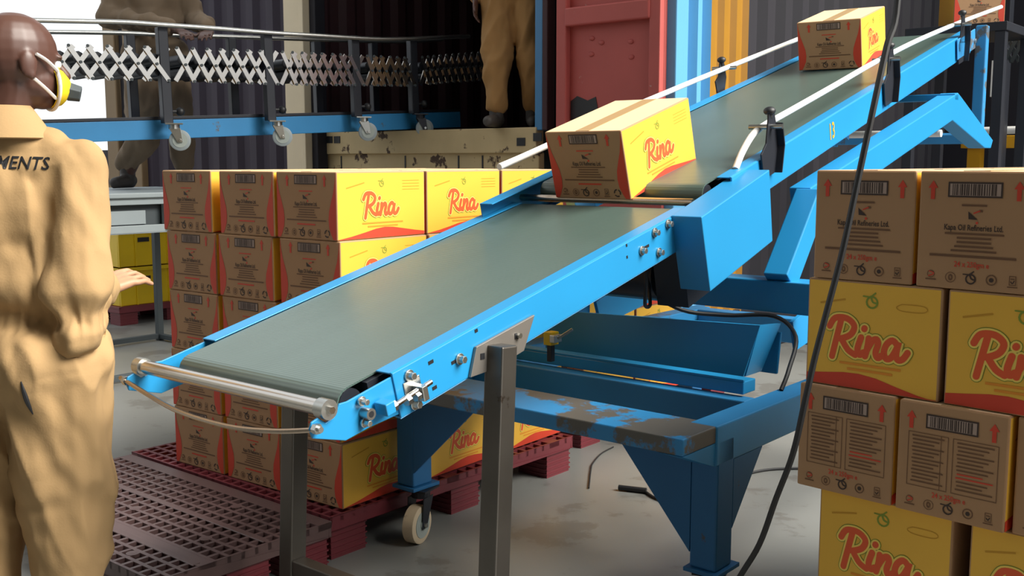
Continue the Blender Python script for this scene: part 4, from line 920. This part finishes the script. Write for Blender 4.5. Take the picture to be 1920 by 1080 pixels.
    for sd in 'LR':
        a_ = g('an'+sd); f_ = Vector(J['toe'+sd]).normalized(); mb = MB()
        mb.caps(a_+Vector((0, 0, -.028))-f_*.03, a_+Vector((0, 0, -.04))+f_*.15, .045, .036); mb.caps(a_+Vector((0, 0, .05)), a_+Vector((0, 0, -.02)), .05, .05); mb.caps(a_-f_*.045+Vector((0, 0, -.052)), a_+f_*.165+Vector((0, 0, -.058)), .026, .02)
        obj('shoe', blob(mb, .008, 3, None, 'shoe', 'shoe'), p)
    return p, cov, body, hp, Mh
def std(**k):
    J = dict(pelvis=(0, 0, .93), chest=(0, .0, 1.22), neck=(0, -.01, 1.42), head=(0, .02, 1.545), shL=(-.175, 0, 1.345), shR=(.175, 0, 1.345), elL=(-.235, -.03, 1.07), elR=(.235, -.03, 1.07), wrL=(-.24, .06, .84), wrR=(.24, .06, .84),
             hdL=(0, .1, -1), hdR=(0, .1, -1), huL=(-1, 0, 0), huR=(1, 0, 0), hipL=(-.095, 0, .87), hipR=(.095, 0, .87), knL=(-.115, .025, .48), knR=(.115, .025, .48), anL=(-.125, -.02, .082), anR=(.125, -.02, .082), toeL=(-.15, 1, 0), toeR=(.15, 1, 0))
    J.update(k); return J
# --- man in the foreground, back to the camera
Mp = Mz(Vector((-1.262, 2.60, 0)), R(-6))
J = std(head=(.060, .0, 1.538), neck=(.010, -.015, 1.405), shR=(.196, -.01, 1.292), shL=(-.19, 0, 1.292), elR=(.212, -.06, .895), wrR=(.160, .15, .96), hdR=(.5, 1, .32), huR=(.3, -.1, 1), elL=(-.22, -.02, .93), wrL=(-.1, .2, .97), hdL=(.3, 1, .1), huL=(-.2, 0, 1), hipR=(.105, 0, .78), hipL=(-.105, 0, .78), pelvis=(0, 0, .82), chest=(0, 0, 1.16), knR=(.115, .02, .45), knL=(-.115, .02, .45), anR=(.125, -.02, .082), anL=(-.125, -.02, .082))
p1, cov, body, hp, Mh = person('man in tan coverall and yellow face mask, back turned, at left edge', Mp, J, 'tan_cloth', R(50), True, True, None, 1.0, 1.16)
mb = MB(); Mx = Mh
n = 18; rings = []
for r_, x_ in ((1, .066), (1, .074), (.86, .094), (.5, .112), (.12, .116)):
    rings.append([hp(x_, .062*r_*math.cos(a), -.058+.052*r_*math.sin(a)) for a in [2*PI*i/n for i in range(n)]])
vs = [q for r_ in rings for q in r_]; fs = [(i*n+k, i*n+(k+1) % n, (i+1)*n+(k+1) % n, (i+1)*n+k) for i in range(4) for k in range(n)]+[tuple(range(4*n, 5*n))]
mb.add(vs, fs, 'mask_yellow'); mk = mb.build('face_mask', p1, True)
mb = MB(); mb.cyl(hp(.108, -.02, -.068), hp(.134, -.032, -.074), .024, 'dark_grey', .02, 6); mb.build('valve', mk, False, .002)
mb = MB(); mb.tube([hp(.072, .062*math.cos(a)*1.04, -.058+.054*math.sin(a)*1.04) for a in [2*PI*i/16 for i in range(17)]], .0045, 'white_strap', 6, 2); mb.build('mask_edge', mk, True)
for sg in (-1, 1):
    for pts in (((.012, sg*.082, .014), (.04, sg*.073, .0), (.07, sg*.058, -.022)), ((.006, sg*.079, -.045), (.035, sg*.068, -.066), (.066, sg*.048, -.088))):
        mb = MB(); mb.tube([hp(*q) for q in pts], .0042, 'white_strap', 6, 4); mb.build('ear_strap', mk, True)
# lettering on his back, laid onto the cloth
me_ = body.data; me_.materials.append(MATS['palm'])
for q in me_.polygons:
    if (q.center-Vector(J['wrR'])).length < .24 and q.center.y > J['wrR'][1]: q.material_index = 1
bv = BVHTree.FromPolygons([v.co for v in cov.data.vertices], [tuple(q.vertices) for q in cov.data.polygons])
vs, fs = text_mesh('TMENTS', 1.0); mb = MB(); out = []
for v in vs:
    x = .093+v.x*.043*.9+v.y*.006; z = 1.292+v.y*.043-v.x*.043*.03
    h = bv.ray_cast(Vector((x, -1, z)), Vector((0, 1, 0))); y = h[0].y if h[0] else -.12
    out.append(Vector((x, y-.002, z)))
bm = bmesh.new()
mb.add(out, fs, 'black'); mb.build('back_lettering', cov)
# pocket slit and rear pocket
for x, z, L in ((.112, .735, .085),):
    mb = MB(); pts = []
    for k in range(6):
        zz = z+L/2-L*k/5; xx = x+.012*k/5; h = bv.ray_cast(Vector((xx, -1, zz)), Vector((0, 1, 0))); pts.append(Vector((xx, (h[0].y if h[0] else -.1)-.001, zz)))
    mb.tube(pts, lambda t: .001+.005*math.sin(PI*t), 'black', 8, 4); mb.build('pocket_slit', cov, True)
# waist band seam
mb = MB(); pts = []
for k in range(25):
    a = PI+PI*k/24; x = .15*math.cos(a); zz = .925; h = bv.ray_cast(Vector((x, -1, zz)), Vector((0, 1, 0)))
    if h[0]: pts.append(h[0]+Vector((0, -.0005, 0)))
# --- worker standing in the container (seen from the thighs down)
P = atz(968, 240, ZF+.003); P = P3(4.12, (BASE.inverted() @ P).y*-1-.01, ZF)
Jw = std(anL=(-.12, -.08, .082), anR=(.10, .06, .082), knL=(-.13, .0, .47), knR=(.10, .05, .48))
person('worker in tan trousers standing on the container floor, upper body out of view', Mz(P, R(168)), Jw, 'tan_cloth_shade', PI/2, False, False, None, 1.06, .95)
# --- worker standing on the grey table behind the lattice
Pt = Vector((-2.37, 7.06, ZTB+.001)); Mi_ = Mz(Pt, R(200)); Mn = Mi_.inverted()
wl_ = lambda px, py, d: Mn @ aty(px, py, d)
wrR = wl_(338, 58, 6.78); wrL = wl_(392, 60, 6.85)
Jt = std(wrR=tuple(wrR), wrL=tuple(wrL), elR=(.28, .05, 1.12), elL=(-.27, .03, 1.12), hdR=(-.3, 1, -.3), hdL=(.3, 1, -.3), huR=(0, .2, 1), huL=(0, .2, 1), anR=tuple(Mn @ (aty(240, 340, 6.98)))[:2]+(.082,), knR=tuple(Mn @ aty(268, 262, 6.9)), anL=(-.16, -.02, .082), knL=(-.13, .02, .48), toeR=(.5, .8, 0))
person('worker in dull khaki standing on the grey table behind the roller lattice', Mi_, Jt, 'grey_cloth', PI/2, False, False, None, 1.05)
